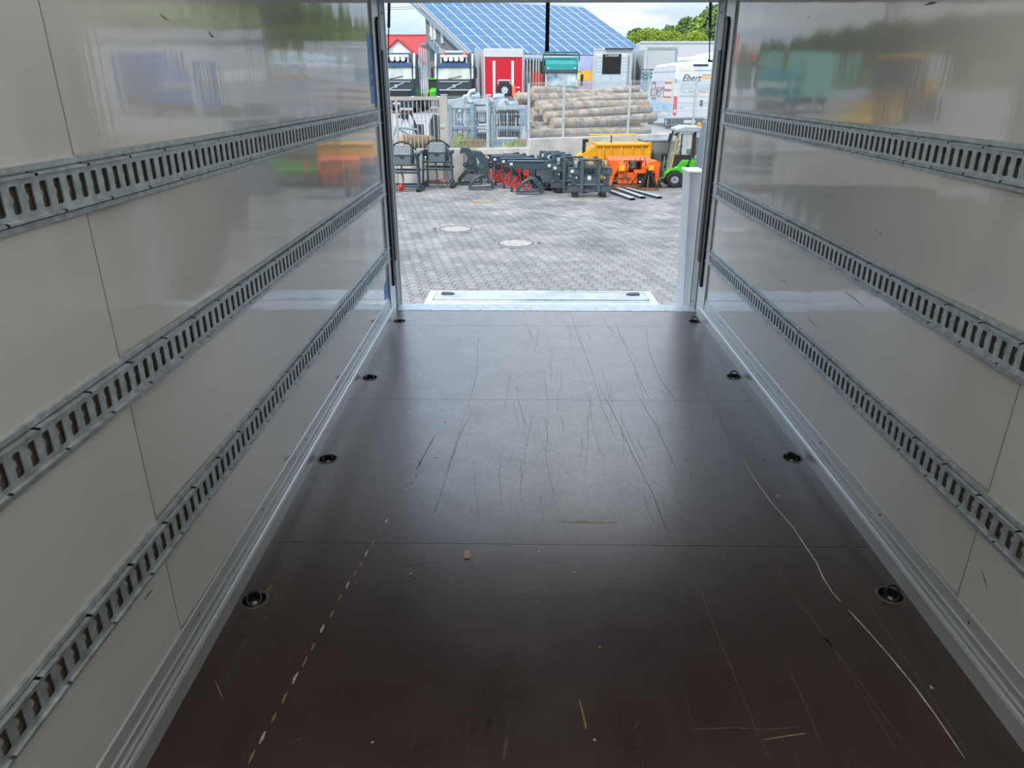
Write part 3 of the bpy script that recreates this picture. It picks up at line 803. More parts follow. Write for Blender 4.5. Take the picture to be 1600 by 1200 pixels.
# ---- beige bar gate
ga, gb = at_y(588, 200, 20.9), at_y(691, 200, 21.3)
d = (gb - ga); d.z = 0
t = thing('bar_gate', 'beige steel bar gate above the black winch racks', 'gate', (ga.x, ga.y, 0), math.atan2(d.y, d.x))
L = d.length
part('top_rail', MB().box(0, L, -.03, .03, 1.30, 1.38), M_beige, t, bevel=.004)
part('bottom_rail', MB().box(0, L, -.03, .03, -.06, .02), M_beige, t, bevel=.004)
for x in (0, L * .30, L - .07): part('stile', MB().box(x, x + .07, -.03, .03, .02, 1.30), M_beige, t, bevel=.004)
n = 16
for k in range(1, n):
    x = L * k / n
    part('bar', MB().box(x - .011, x + .011, -.011, .011, .0, 1.31), M_beige, t)
mbs = MB()
for k in range(70):
    mbs.box(L * k / 70, L * k / 70 + .012, -.004, .004, 1.38, 1.405)
part('spike_strip', mbs, M_beige, t, kind='stuff')
part('latch', MB().box(L - .05, L + .08, -.06, -.03, .58, .66), M_galv, t, bevel=.004)
g2 = at_y(695.5, 200, 21.35)
t = thing('gate_post', 'square beige gate post at the end of the bar gate', 'gate post', (g2.x, g2.y, 0))
part('shaft', MB().box(-.088, .088, -.088, .088, -1.0, 1.42), M_beige, t, bevel=.006)
part('cap', MB().box(-.094, .094, -.094, .094, 1.42, 1.45), M_beige, t, bevel=.004)
part('keeper', MB().box(-.12, -.085, -.05, .03, .55, .72), M_galv, t)

# ================================================================== machines on the lower paving
M_slate = mat('slate_blue_paint', (.035, .058, .072), .42, .1, .25, 9, spec=.5)
M_slate2 = mat('slate_paint_dull', (.055, .072, .082), .55, .1, .25, 9)
M_black = mat('black_paint', (.012, .013, .014), .5, .1, .2, 9)
M_red = mat('red_paint', (.45, .018, .015), .45, 0, .18, 12)
M_white = mat('white_paint', (.47, .49, .50), .45, 0, .04, 6)
M_label = mat('paper_label', (.5, .53, .53), .6, 0, .05, 20)
M_hole = mat('tube_inside', (.006, .006, .006), .9, 0, .1, 9)
M_tire = mat('tyre_rubber', (.018, .018, .019), .8, 0, .2, 20, .3, 60)
M_chain = mat('chain_steel', (.20, .17, .14), .45, .7, .3, 40)
M_wood = mat('timber_block', (.20, .13, .08), .8, 0, .3, 20)

def winch_rack(px, py, label, redfoot):
    p = at_z(px, py, GZ)
    t = thing('winch_rack', label, 'winch', (p.x, p.y, GZ), -.05, 'forestry winches on transport racks')
    w, dp = .42, .5
    for s in (-1, 1):
        part('skid', MB().box(s * w - .06, s * w + .06, -.12, dp + .1, 0, .09), M_slate, t, bevel=.004)
        part('skid_opening', MB().box(s * w - .05, s * w + .05, -.122, -.118, .01, .08), M_hole, t)
        part('front_upright', MB().beam((s * (w + .0), 0.02, .09), (s * (w - .04), .10, .98), .055, .055), M_slate, t, bevel=.004)
        part('rear_upright', MB().beam((s * (w - .06), dp, .09), (s * (w - .08), dp - .04, .98), .055, .055), M_slate, t, bevel=.004)
        part('side_rail', MB().beam((s * (w - .02), 0, .96), (s * (w - .02), dp, .96), .05, .06), M_slate, t, bevel=.004)
        part('side_brace', MB().beam((s * (w - .02), .02, .14), (s * (w - .04), dp, .14), .05, .05), M_slate, t, bevel=.004)
        part('cheek_plate', MB().prism([(.02, .68), (.40, .68), (.42, .95), (.30, 1.18), (.14, 1.16), (.04, .95)], 'yz', s * .245 - .01, s * .245 + .01), M_slate2, t, bevel=.003)
    for y, z, h in ((.0, .14, .05), (dp - .02, .14, .05), (.04, .50, .055), (dp - .04, .53, .055), (.06, .70, .05)):
        part('cross_bar', MB().box(-w, w, y - .025, y + .025, z - h / 2, z + h / 2), M_slate, t, bevel=.004)
    part('arm_stub', MB().box(.24, .46, .1, .18, .92, 1.0), M_slate, t, bevel=.004)
    part('arm_stub', MB().box(-.46, -.24, .1, .18, .92, 1.0), M_slate, t, bevel=.004)
    hp = part('front_cover', MB().prism([(.0, .70), (.06, .70), (.10, .95), (.19, 1.17), (.14, 1.18), (.04, .96)], 'yz', -.225, .225), mat('winch_cover', (.075, .10, .115), .42, .1, .12, 9), t, bevel=.004)
    part('handle', MB().box(-.055, .055, -.004, .01, .885, .91), M_black, hp)
    part('crease', MB().box(-.225, .225, .012, .03, .945, .955), M_slate, hp)
    part('hood', MB().prism([(.15, 1.14), (.36, 1.14), (.36, 1.19), (.15, 1.20)], 'yz', -.2, .2), mat('hood_light', (.22, .29, .33), .4, .2, .15, 9), t, bevel=.01)
    part('hose', MB().tube([(-.36 + .72 * k / 10, .18, 1.07 + .21 * math.sin(PI * (k + .8) / 11)) for k in range(11)], .026, 8), M_black, t, smooth=True)
    for x in (-.16, 0, .16): part('bolt', MB().ball((x, .13, 1.19), .02, n=8, m=4), M_label, t)
    part('drum', MB().cyl((-.2, .26, .84), (.2, .26, .84), .11, n=14), M_chain, t, smooth=True)
    part('valve_block', MB().box(-.36, -.27, .02, .12, .78, 1.04), M_black, t, bevel=.01)
    part('hydraulic_line', MB().tube([(-.34, .05, .80), (-.33, .0, .92), (-.36, .02, 1.02), (-.30, .1, 1.10)], .012, 6), M_black, t, smooth=True)
    part('hydraulic_line', MB().tube([(.30, .05, .72), (.33, .0, .84), (.36, .02, .92), (.29, .1, 1.0)], .012, 6), M_black, t, smooth=True)
    part('drawbar', MB().tube([(-.05, .12, .68), (-.06, .14, .50), (-.02, .10, .36), (-.03, .10, .16)], [.028, .022, .034, .018], 8), M_chain, t, smooth=True)
    part('warning_tag', MB().box(-.33, -.29, -.01, 0, .80, .86), M_label, t)
    rm = mat('faded_red', (.33, .07, .05), .6, 0, .3, 20)
    if redfoot:
        part('pulley', MB().lathe([(.03, -.03), (.10, -.035), (.085, 0), (.10, .035), (.03, .03)], (-.06, -.02, .12), 14, 'x'), M_red, t, smooth=True)
        part('hook', MB().tube([(-.08 + .1 * math.cos(a), -.08, .09 + .07 * math.sin(a)) for a in [PI * k / 8 - .6 for k in range(11)]], .018, 7), M_red, t, smooth=True)
    else:
        part('chain_heap', MB().ball((.12, .12, .17), .12, .09, .03, 10, 5), rm, t, smooth=True)
        part('chain_heap', MB().ball((-.18, .2, .17), .10, .09, .025, 10, 5), rm, t, smooth=True)
winch_rack(684, 293.5, 'slate blue forestry winch on a steel rack, right one by the gate post', False)
winch_rack(631, 299.5, 'slate blue forestry winch rack half hidden by the rear left post', True)

def hoop(w, h, dpt, tilt):
    pts = [(-w, 0, .03), (w * .85, 0, .03), (w, 0, .08), (w * .9, 0, h * .45), (w * .35, 0, h), (0, 0, h * 1.02), (-w * .55, 0, h * .72), (-w * .95, 0, h * .3)]
    out = []
    for i, p in enumerate(pts):
        q = pts[(i + 1) % len(pts)]
        out += [Vector(p), Vector(p).lerp(Vector(q), .5)]
    return [Vector((p.x, p.z * tilt, p.z)) for p in out]
def grapple(px, py, rz, label, upper=True, sc=1.0):
    p = at_z(px, py, GZ)
    t = thing('log_grapple', label, 'grapple', (p.x, p.y, GZ), rz, 'log grapples set down on the paving')
    for k, y in enumerate((0, .12, .46)):
        h = part('tine_hoop', MB().tube(hoop(.33 * sc, .40 * sc, 0, .12 if k % 2 else .02), .021, 7, True), M_slate2 if k % 2 else M_slate, t, smooth=True)
        h.location = (0.05 * (k % 2), y, 0)
    for y in (.02,):
        part('tie_bar', MB().cyl((.08, y, .40 * sc), (.08, y + .46, .40 * sc), .03, n=8), M_slate, t)
    if upper:
        part('cheek_plate', MB().prism([(-.05, .34), (.12, .30), (.24, .50), (.20, .80), (.02, 1.00), (-.22, 1.02), (-.26, .86), (-.12, .90), (-.02, .74), (-.10, .5)], 'xz', .08, .12), M_slate, t, bevel=.004)
        part('cheek_plate', MB().prism([(-.05, .34), (.12, .30), (.24, .50), (.20, .80), (.02, 1.00), (-.22, 1.02), (-.26, .86), (-.12, .90), (-.02, .74), (-.10, .5)], 'xz', .36, .40), M_slate, t, bevel=.004)
        part('cross_tube', MB().cyl((.05, .06, .62), (.05, .42, .62), .07, n=12), M_slate2, t, smooth=True)
        part('pivot_eye', MB().lathe([(.03, -.04), (.06, -.04), (.06, .04), (.03, .04)], (-.12, .1, .56), 12, 'y'), M_black, t, smooth=True)
        part('lever', MB().beam((.12, .22, .78), (.20, .22, 1.02), .03, .05), mat('ochre', (.55, .36, .06), .6, 0, .15, 9), t)
        part('cylinder', MB().cyl((.02, .24, .5), (.16, .24, .86), .035, n=10), M_black, t, smooth=True)
grapple(734, 289.5, .10, 'dark log grapple with hooked cheeks standing before the low wall')
grapple(751, 297.5, .02, 'dark log grapple with front hoops left of the red hooks')
grapple(826, 304.5, -.08, 'low hooped tine frame before the slate winch beams', False)

def skid_beam(px, py, k, label):
    p = at_z(px, py, GZ)
    t = thing('winch_boom', label, 'winch boom', (p.x, p.y, GZ), -.06, 'slate winch booms with red hooks')
    part('boom', MB().prism([(-.62, .62), (.38, .60), (.62, .74), (.56, .86), (.30, .80), (-.62, .80)], 'xz', -.06, .06), M_slate, t, bevel=.006)
    part('top_flange', MB().box(-.64, .34, -.09, .09, .80, .82), mat('flange_blue', (.08, .13, .17), .35, .2, .15, 9), t)
    part('gusset', MB().prism([(.10, .62), (.62, .74), (.80, .34), (.62, .20), (.30, .30)], 'xz', -.045, .045), M_slate2, t, bevel=.005)
    part('mount_plate', MB().prism([(.52, .10), (.90, .10), (.90, .62), (.74, .84), (.60, .70)], 'xz', -.10, -.07), M_slate, t, bevel=.005)
    part('foot', MB().box(.62, .84, -.1, .14, 0, .12), M_slate, t, bevel=.005)
    part('tail_foot', MB().box(-.56, -.50, -.05, .05, 0, .64), M_slate, t, bevel=.005)
    for i in range(2):
        x = -.44 + .30 * i
        part('red_hook', MB().tube([(x + .075 * math.cos(a), -.10, .20 + .10 * math.sin(a)) for a in [2 * PI * j / 12 + 1.8 for j in range(11)]], .026, 8), M_red, t, smooth=True)
        part('red_shackle', MB().tube([(x + .045 * math.cos(a), -.10, .38 + .08 * math.sin(a)) for a in [2 * PI * j / 10 for j in range(10)]], .018, 7, True), M_red, t, smooth=True)
        part('pulley', MB().lathe([(.02, -.03), (.08, -.03), (.065, 0), (.08, .03), (.02, .03)], (x, -.10, .52), 12, 'y'), M_red if i else M_black, t, smooth=True)
    part('chain', MB().tube([(-.1, -.1, .5), (-.05, -.12, .3), (.0, -.13, .12), (.1, -.13, .03)], .014, 6), M_chain, t, smooth=True)
    part('data_label', MB().box(-.58, -.50, -.066, -.06, .70, .77), M_label, t)
    part('data_label', MB().box(.44, .52, -.066, -.06, .66, .74), M_label, t)
    part('plate_label', MB().box(.62, .70, -.106, -.1, .38, .48), M_label, t)
lab = ['nearest to the hooped tine frame', 'second from the front', 'third from the front', 'fourth from the front', 'rearmost against the wall']
for k, (px, py) in enumerate(((830, 300.0), (817, 294.5), (803, 290.0), (791, 286.5), (781, 283.5))):
    skid_beam(px, py, k, 'slate winch boom with red hooks, ' + lab[k])
bm_txt = None

def bunk_frame(px, py, sc, label):
    p = at_z(px, py, GZ)
    t = thing('fork_carriage', label, 'fork carriage', (p.x, p.y, GZ), .03, 'slate fork carriages standing in a row')
    w = .56 * sc
    part('lower_beam', MB().box(-w, w, 0, .14, .14, .34), M_slate2, t, bevel=.006)
    part('upper_beam', MB().box(-w, w, 0, .14, .56, .74), M_slate2, t, bevel=.006)
    part('lip', MB().box(-w, w, -.02, .02, .31, .34), mat('edge_light', (.12, .16, .18), .4, .2, .15, 9), t)
    part('lip', MB().box(-w, w, -.02, .02, .555, .58), M_slate, t)
    part('back_plate', MB().box(-.20, .20, .0, .05, .20, .80), M_slate2, t, bevel=.005)
    for s in (-1, 1):
        part('upright', MB().box(s * .22 - .045, s * .22 + .045, -.05, .16, .12, .96), M_slate2, t, bevel=.006)
        part('side_plate', MB().box(s * (w - .15) - .075, s * (w - .15) + .075, -.02, .06, .30, .58), M_slate, t, bevel=.005)
        part('claw', MB().prism([(-.03, .72), (.20, .72), (.22, .82), (.12, .95), (.04, .90), (.08, .82), (-.03, .80)], 'yz', s * .28 - .02, s * .28 + .02), M_slate, t, bevel=.005)
        part('hook_lug', MB().prism([(-.04, .74), (.16, .74), (.16, .86), (.06, .92), (-.04, .84)], 'yz', s * (w - .18) - .04, s * (w - .18) + .04), mat('lug_grey', (.16, .18, .19), .45, .3, .2, 9), t, bevel=.008)
        part('support_block', MB().box(s * (w - .20) - .07, s * (w - .20) + .07, -.02, .5, 0, .14), M_black, t, bevel=.01)
        part('fork_arm', MB().box(s * (w - .20) - .05, s * (w - .20) + .05, .1, .55, .10, .16), M_slate, t, bevel=.004)
        part('lug_bolt', MB().cyl((s * (w - .2), -.03, .50), (s * (w - .2), -.06, .50), .02, n=8), M_label, t)
    part('lock_shaft', MB().cyl((-.24, .04, .93), (.24, .04, .93), .028, n=10), M_slate, t, smooth=True)
    part('center_lock', MB().box(-.07, .07, -.05, .05, .62, .74), M_black, t, bevel=.01)
    part('type_label', MB().box(-.07, .02, -.008, 0, .44, .56), M_label, t)
    part('type_label', MB().box(-w + .05, -w + .13, -.008, 0, .62, .69), M_label, t)
lab = ['foremost of its row and widest', 'second in its row', 'third in its row', 'fourth in its row', 'rearmost by the wall']
for k, (px, py, s) in enumerate(((921, 308.5, 1.0), (893, 302.0, .98), (876, 297.0, .95), (866, 293.0, .92), (858, 290, .9))):
    bunk_frame(px, py, s, 'slate steel fork carriage, ' + lab[k])
q = at_z(846, 298, GZ)
t = thing('mounting_plate', 'slate mounting plate with white lettering between booms and carriages', 'mounting plate', (q.x, q.y, GZ), 0)
part('plate', MB().prism([(-.28, .06), (.30, .06), (.30, .70), (.10, .92), (-.10, .86)], 'xz', 0, .05), M_slate, t, bevel=.006)
part('foot', MB().box(.0, .16, -.04, .2, 0, .08), M_black, t, bevel=.005)
part('window', MB().box(-.02, .06, -.004, .0, .42, .62), M_hole, t)
part('label', MB().box(-.14, -.06, -.005, 0, .40, .54), M_label, t)
part('label', MB().box(.16, .20, -.005, 0, .38, .54), M_label, t)
text_part('FTG', .13, M_label, t, (.06, -.006, .2), shear=.2)

# loose fork extensions
def fork_ext(a, b, label):
    A, B = at_z(*a, GZ), at_z(*b, GZ)
    d = (B - A); L = d.length
    t = thing('fork_extension', label, 'fork extension', (A.x, A.y, GZ), math.atan2(d.y, d.x), 'loose fork extensions on the paving')
    part('web', MB().box(0, L, -.075, .075, .055, .063), M_galv, t)
    for s in (-1, 1): part('flange', MB().box(0, L, s * .075 - .005, s * .075 + .005, 0, .063), M_slate, t)
    part('end_stop', MB().box(L - .02, L, -.07, .07, .0, .05), M_slate, t)
    part('bottom_plate', MB().box(0, L, -.075, .075, 0, .006), M_slate, t)
fork_ext((988, 313), (945, 297.5), 'open steel fork extension on the paving, leftmost and nearest the carriages')
fork_ext((1004, 310.5), (960, 295), 'open steel fork extension on the paving, middle one')
fork_ext((1030, 310.5), (973, 295), 'open steel fork extension on the paving, rightmost')
fork_ext((962, 294), (1000, 293), 'grey steel channel lying crosswise behind the fork extensions')

# ---- yellow plough hopper
M_yel = mat('yellow_paint', (.62, .30, .004), .42, 0, .10, 3)
M_yel2 = mat('yellow_faded', (.60, .37, .03), .5, 0, .10, 3)
Yy = 21.6
def lx(px, Y): return at_y(px, 250, Y).x
q = at_z(965, 287, GZ)
t = thing('yellow_spreader', 'large yellow salt spreader body standing against the concrete wall', 'spreader', (q.x, 21.55, GZ), .10)
part('body', MB().prism([(-.62, .16), (.78, .16), (.84, 1.12), (-.66, 1.10)], 'xz', 0, .75), M_yel, t, bevel=.02)
for x in (-.5, -.28, .02, .34, .62): part('rib', MB().box(x - .025, x + .025, -.03, .0, .2, 1.08), M_yel2 if x == .02 else M_yel, t, bevel=.006)
part('rim', MB().box(-.70, .86, -.05, .80, 1.08, 1.14), M_yel, t, bevel=.01)
part('corner_post', MB().cyl((.84, .02, .2), (.84, .02, 1.18), .07, n=12), M_yel, t, smooth=True)
part('chute', MB().prism([(-1.28, .74), (-1.24, .68), (-.62, .80), (-.62, 1.08), (-.75, 1.08)], 'xz', .05, .6), M_yel, t, bevel=.012)
part('chute_brace', MB().beam((-.98, .04, .78), (-.66, .04, .22), .05, .05), M_yel2, t)
part('guard_frame', MB().tube([(-.85, .4, 1.10), (-.85, .4, 1.36), (.52, .4, 1.36), (.52, .4, 1.12)], .022, 7), M_yel2, t, smooth=True)
part('guard_post', MB().cyl((-.2, .4, 1.1), (-.2, .4, 1.36), .018, n=7), M_black, t)
part('support_leg', MB().box(-1.08, -1.0, .1, .2, 0, 1.26), M_black, t, bevel=.006)
part('support_hook', MB().box(-1.0, -.92, .1, .2, 1.18, 1.26), M_black, t, bevel=.006)
part('rear_leg', MB().box(-.56, -.48, .1, .6, 0, .18), M_black, t)
part('rear_leg', MB().box(.62, .70, .1, .6, 0, .18), M_black, t)

# ---- orange machine
M_org = mat('orange_paint', (.66, .10, .004), .38, 0, .12, 4)
M_rust = mat('rusty_steel', (.17, .085, .045), .75, .2, .35, 14)
q = at_z(988, 296.5, GZ)
t = thing('orange_snow_blower', 'bright orange snow blower in front of the yellow spreader', 'snow blower', (q.x, q.y, GZ), .05)
part('hood', MB().prism([(.02, .78), (.55, .86), (.70, .84), (.70, .74), (.10, .72)], 'yz', -.70, .50), M_org, t, bevel=.012)
part('back_housing', MB().box(-.62, .46, .35, .70, .30, .80), M_org, t, bevel=.015)
part('left_leg', MB().prism([(-.70, .0), (-.60, .0), (-.56, .34), (-.40, .66), (-.46, .78), (-.62, .80), (-.70, .72), (-.58, .45)], 'xz', -.06, .12), M_org, t, bevel=.01)
part('right_leg', MB().prism([(.60, .10), (.68, .10), (.72, .72), (.62, .78), (.40, .74), (.46, .60), (.60, .45)], 'xz', -.06, .12), M_org, t, bevel=.01)
part('drum_left', MB().lathe([(.02, -.20), (.17, -.18), (.20, 0), (.16, .2), (.02, .22)], (-.34, .12, .60), 16, 'x'), M_org, t, smooth=True)
part('drum_right', MB().lathe([(.02, -.20), (.16, -.18), (.19, 0), (.17, .2), (.02, .22)], (.40, .12, .62), 16, 'x'), M_org, t, smooth=True)
part('front_plate', MB().box(-.42, .12, .02, .06, .16, .46), M_org, t, bevel=.008)
part('front_brace', MB().beam((-.12, -.02, .16), (.12, -.02, .50), .05, .04), M_org, t, bevel=.004)
part('upper_bar', MB().box(.0, .64, -.04, .02, .44, .54), M_org, t, bevel=.006)
part('scraper', MB().box(-.66, .30, .0, .10, .02, .14), M_rust, t, bevel=.006)
part('auger', MB().tube([(-.5 + .8 * k / 40, .08 + .07 * math.cos(k * .9), .24 + .07 * math.sin(k * .9)) for k in range(41)], .02, 6), M_rust, t, smooth=True)
part('gearbox', MB().box(-.12, .08, -.02, .16, .56, .76), M_chain, t, bevel=.02)
part('warning_plate', MB().box(-.42, -.26, -.085, -.08, .52, .66), mat('amber', (.85, .35, .02), .4, 0, .05, 9), t)
part('warning_plate', MB().box(.40, .54, -.085, -.08, .52, .66), mat('amber2', (.85, .35, .02), .4, 0, .05, 9), t)
for k in range(5):
    x = -.30 + .13 * k
    part('hose', MB().tube([(x, .0, .70), (x + .05, -.09, .80 + .02 * k), (x + .10, -.05, .66), (x + .05 * (k - 2), .0, .52)], .014, 6), M_black, t, smooth=True)
part('linkage', MB().tube([(-.45, .03, .30), (-.2, -.03, .36), (-.05, -.03, .30)], .025, 6), M_rust, t, smooth=True)
q = at_z(1013, 297.5, GZ)
t = thing('coupling_triangle', 'black triangular coupling frame leaning on the orange snow blower', 'coupling frame', (q.x, q.y, GZ), 0)
for s in (-1, 1): part('side_bar', MB().beam((s * .24, -.02, .03), (s * .03, .12, .50), .07, .06), M_black, t, bevel=.006)
part('base_bar', MB().box(-.28, .26, -.05, .04, 0, .07), M_rust, t, bevel=.006)
part('head', MB().box(-.08, .08, .06, .16, .44, .54), M_black, t, bevel=.008)
part('back_plate', MB().box(-.30, .20, .16, .20, .05, .58), M_black, t, bevel=.004)
part('inner_bar', MB().beam((-.02, .06, .06), (.0, .12, .44), .035, .03), M_rust, t)
part('hitch_ball', MB().ball((-.24, .02, .22), .03, n=10), M_label, t, smooth=True)

# ---- stainless salt hopper
M_inox = mat('stainless_hopper', (.34, .34, .34), .36, .7, .14, 5)
q = at_z(1032, 286.5, GZ)
t = thing('salt_hopper', 'grey stainless salt hopper between the orange blower and green tractor', 'hopper', (q.x, 22.2, GZ), .08)
t.scale = (.85, 1, 1.05)
vs = [(-.62, 0, 1.10), (.62, 0, 1.10), (.62, .8, 1.10), (-.62, .8, 1.10), (-.52, 0, .80), (.52, 0, .80), (.52, .8, .80), (-.52, .8, .80), (-.18, .1, .22), (.22, .1, .22), (.22, .6, .22), (-.18, .6, .22)]
fs = [(0, 1, 5, 4), (1, 2, 6, 5), (2, 3, 7, 6), (3, 0, 4, 7), (4, 5, 9, 8), (5, 6, 10, 9), (6, 7, 11, 10), (7, 4, 8, 11), (8, 9, 10, 11)]
part('hopper', MB().add(vs, fs), M_inox, t)
part('lid', MB().box(-.64, .64, -.02, .82, 1.10, 1.14), mat('hopper_lid', (.20, .23, .27), .5, .4, .1, 6), t, bevel=.008)
for s in (-1, 1): part('leg', MB().beam((s * .16, .1, .0), (s * .3, .1, .6), .05, .05), M_inox, t)
for s in (-1, 1): part('rear_leg', MB().beam((s * .16, .6, .0), (s * .3, .6, .6), .05, .05), M_inox, t)
l = part('ladder', MB().box(.08, .11, -.14, -.10, 0, .72), M_galv, t)
part('ladder_stile', MB().box(.38, .41, -.14, -.10, 0, .72), M_galv, l)
for z in (.2, .38, .56): part('rung', MB().box(.10, .39, -.135, -.105, z, z + .03), M_galv, l)
for k in range(3): part('hose', MB().tube([(-.55 + .08 * k, -.04, .3), (-.6 + .1 * k, -.1, .62), (-.5 + .1 * k, -.1, .78 + .06 * k), (-.38 + .06 * k, -.04, .6)], .014, 6), M_black, t, smooth=True)
part('control_box', MB().box(.02, .2, -.1, 0, .62, .76), M_black, t, bevel=.01)
part('spinner', MB().lathe([(.22, .10), (.24, .12), (.02, .16)], (0, .05, 0), 16), M_rust, t, smooth=True)

# ---- compact green tractor with cab
M_green = mat('bright_green_paint', (.06, .42, .02), .35, 0, .06, 4)
M_grille = mat('dark_plastic', (.018, .019, .02), .6, 0, .1, 9)
M_cabroof = mat('cab_roof_grey', (.28, .31, .35), .45, 0, .06, 5)
M_glass = glass_mat('cab_glass', (.28, .36, .33), .42)
q = at_z(1068, 293, GZ)
t = thing('compact_tractor', 'bright green compact tractor with glazed cab and orange beacon', 'tractor', (q.x, q.y, GZ), 0)
t.scale = (1, .9, .87)
part('body', MB().prism([(-.42, .40), (-.30, .28), (.0, .26), (.66, .24), (.80, .46), (.80, .86), (-.12, .86), (-.26, .62)], 'xz', 0, .95), M_green, t, bevel=.03)
part('fender', MB().prism([(-.58, .26), (-.52, .42), (-.40, .52), (-.22, .54), (-.08, .44), (-.02, .28), (.06, .28), (-.02, .52), (-.2, .64), (-.42, .60), (-.56, .46)], 'xz', -.06, .2), M_green, t, bevel=.012)
part('engine_cover', MB().prism([(-.10, .46), (-.04, .82), (.36, .84), (.36, .44)], 'xz', -.012, .01), M_green, t, bevel=.01)
part('vent', MB().lathe([(.001, -.02), (.05, -.02), (.06, 0)], (.06, -.01, .66), 14, 'y'), M_grille, t, smooth=True)
part('yellow_badge', MB().box(.16, .28, -.02, -.012, .44, .50), M_yel, t)
for x, y in ((-.28, .02), (.52, .04), (-.28, .82), (.52, .84)):
    w = part('wheel', MB().lathe([(.10, -.11), (.22, -.11), (.25, -.07), (.25, .07), (.22, .11), (.10, .11)], n=22, axis='y'), M_tire, t, smooth=True, loc=(x, y, .25))
    part('hub', MB().lathe([(.02, -.10), (.09, -.115), (.155, -.10), (.165, -.06)], n=18, axis='y'), mat('rim_grey', (.26, .30, .36), .5, .2, .1, 9), w, smooth=True)
part('pillar', MB().beam((-.42, .0, .50), (-.26, .06, 1.72), .05, .05), mat('tan_pillar', (.34, .24, .10), .5, 0, .2, 9), t)
part('pillar', MB().beam((.20, .0, .92), (.20, .06, 1.72), .06, .05), M_grille, t)
part('pillar', MB().beam((.60, .0, .95), (.55, .06, 1.72), .06, .05), M_grille, t)
part('pillar', MB().beam((-.42, .95, .50), (-.26, .9, 1.72), .05, .05), M_grille, t)
part('pillar', MB().beam((.60, .95, .95), (.55, .9, 1.72), .06, .05), M_grille, t)
part('door_frame', MB().tube([(-.18, -.01, .95), (-.16, .03, 1.66), (.14, .03, 1.66), (.14, -.01, .95), (.02, -.01, .60)], .022, 6), M_grille, t, smooth=True)
part('door_pane', MB().add([(-.40, .01, .55), (.0, .01, .60), (.17, .01, .95), (.17, .05, 1.70), (-.26, .05, 1.70)], [(0, 1, 2, 3, 4)]), M_glass, t)
part('rear_pane', MB().add([(.23, .02, .98), (.58, .02, .98), (.53, .05, 1.70), (.23, .05, 1.70)], [(0, 1, 2, 3)]), M_glass, t)
part('windscreen', MB().add([(-.42, .05, .6), (-.42, .9, .6), (-.27, .87, 1.70), (-.27, .08, 1.70)], [(0, 1, 2, 3)]), M_glass, t)
part('seat', MB().prism([(.12, .98), (.46, .98), (.50, 1.5), (.36, 1.52), (.32, 1.16), (.12, 1.14)], 'xz', .3, .7), M_grille, t, bevel=.03)
part('steering_wheel', MB().tube([(-.12 + .06 * math.sin(a), .5 + .17 * math.cos(a), 1.16 + .12 * math.sin(a)) for a in [2 * PI * k / 14 for k in range(14)]], .015, 6, True), M_grille, t, smooth=True)
part('dashboard', MB().prism([(-.40, .5), (-.2, .5), (-.08, 1.05), (-.18, 1.12), (-.32, 1.0)], 'xz', .2, .8), mat('tan_plastic', (.42, .33, .2), .6, 0, .1, 9), t, bevel=.02)
part('roof', MB().prism([(-.34, 1.70), (.66, 1.70), (.70, 1.78), (.55, 1.86), (-.10, 1.88), (-.34, 1.80)], 'xz', -.04, 1.0), M_cabroof, t, bevel=.03)
part('beacon', MB().lathe([(.055, 0), (.06, .05), (.05, .12), (.001, .15)], (.30, .12, 1.85), 14), mat('beacon_orange', (.85, .22, .02), .3, 0, .05, 9), t, smooth=True)
m_ = part('mirror_arm', MB().beam((-.28, .0, 1.60), (-.50, -.06, 1.66), .02, .02), M_grille, t)
part('mirror', MB().obox((-.52, -.08, 1.55), (.07, .05, .28), (0, .2, 0)), M_grille, m_, bevel=.02)
part('work_lamp', MB().box(-.36, -.29, .02, .1, 1.60, 1.68), M_grille, t, bevel=.01)
part('emblem', MB().lathe([(.001, -.012), (.05, -.012), (.055, 0)], (-.26, .0, .60), 14, 'y'), M_label, t, smooth=True)
part('lower_door', MB().prism([(-.42, .60), (-.26, .66), (-.12, .88), (.16, .88), (.15, 1.02), (-.34, 1.02)], 'xz', .0, .02), M_grille, t)
part('brush_arm', MB().tube([(-.40, .2, .30), (-.62, .1, .28), (-.76, .1, .22)], .035, 7), M_chain, t, smooth=True)
part('brush', MB().lathe([(.05, .2), (.08, .16), (.2, .03), (.2, .0)], (-.78, .15, 0), 18), M_grille, t, smooth=True)
part('slow_vehicle_triangle', MB().prism([(.66, 1.16), (.78, 1.10), (.96, 1.34), (.98, 1.66), (.90, 1.66)], 'xz', .10, .13), M_red, t, bevel=.006)
part('side_guard', MB().box(.60, .82, .05, .9, .98, 1.5), M_grille, t, bevel=.02)

q = at_z(1092, 300, GZ)
t = thing('storage_cabinet', 'blue grey sheet steel cabinet right of the green tractor', 'cabinet', (q.x + .12, 19.3, GZ), 0)
M_cab = mat('cabinet_blue_grey', (.13, .17, .23), .5, .1, .06, 5)
part('body', MB().prism([(-.40, 0), (.5, 0), (.5, 1.86), (-.20, 1.86), (-.26, 1.82)], 'xz', 0, .6), M_cab, t, bevel=.01)
part('upper_door', MB().prism([(-.30, 1.06), (.44, 1.06), (.44, 1.82), (-.21, 1.82)], 'xz', -.015, .0), M_cab, t, bevel=.006)
part('lower_door', MB().box(-.34, .44, -.015, .0, .1, 1.04), M_cab, t, bevel=.006)
part('top_cap', MB().box(-.23, .53, -.03, .63, 1.86, 1.90), M_cabroof, t, bevel=.008)

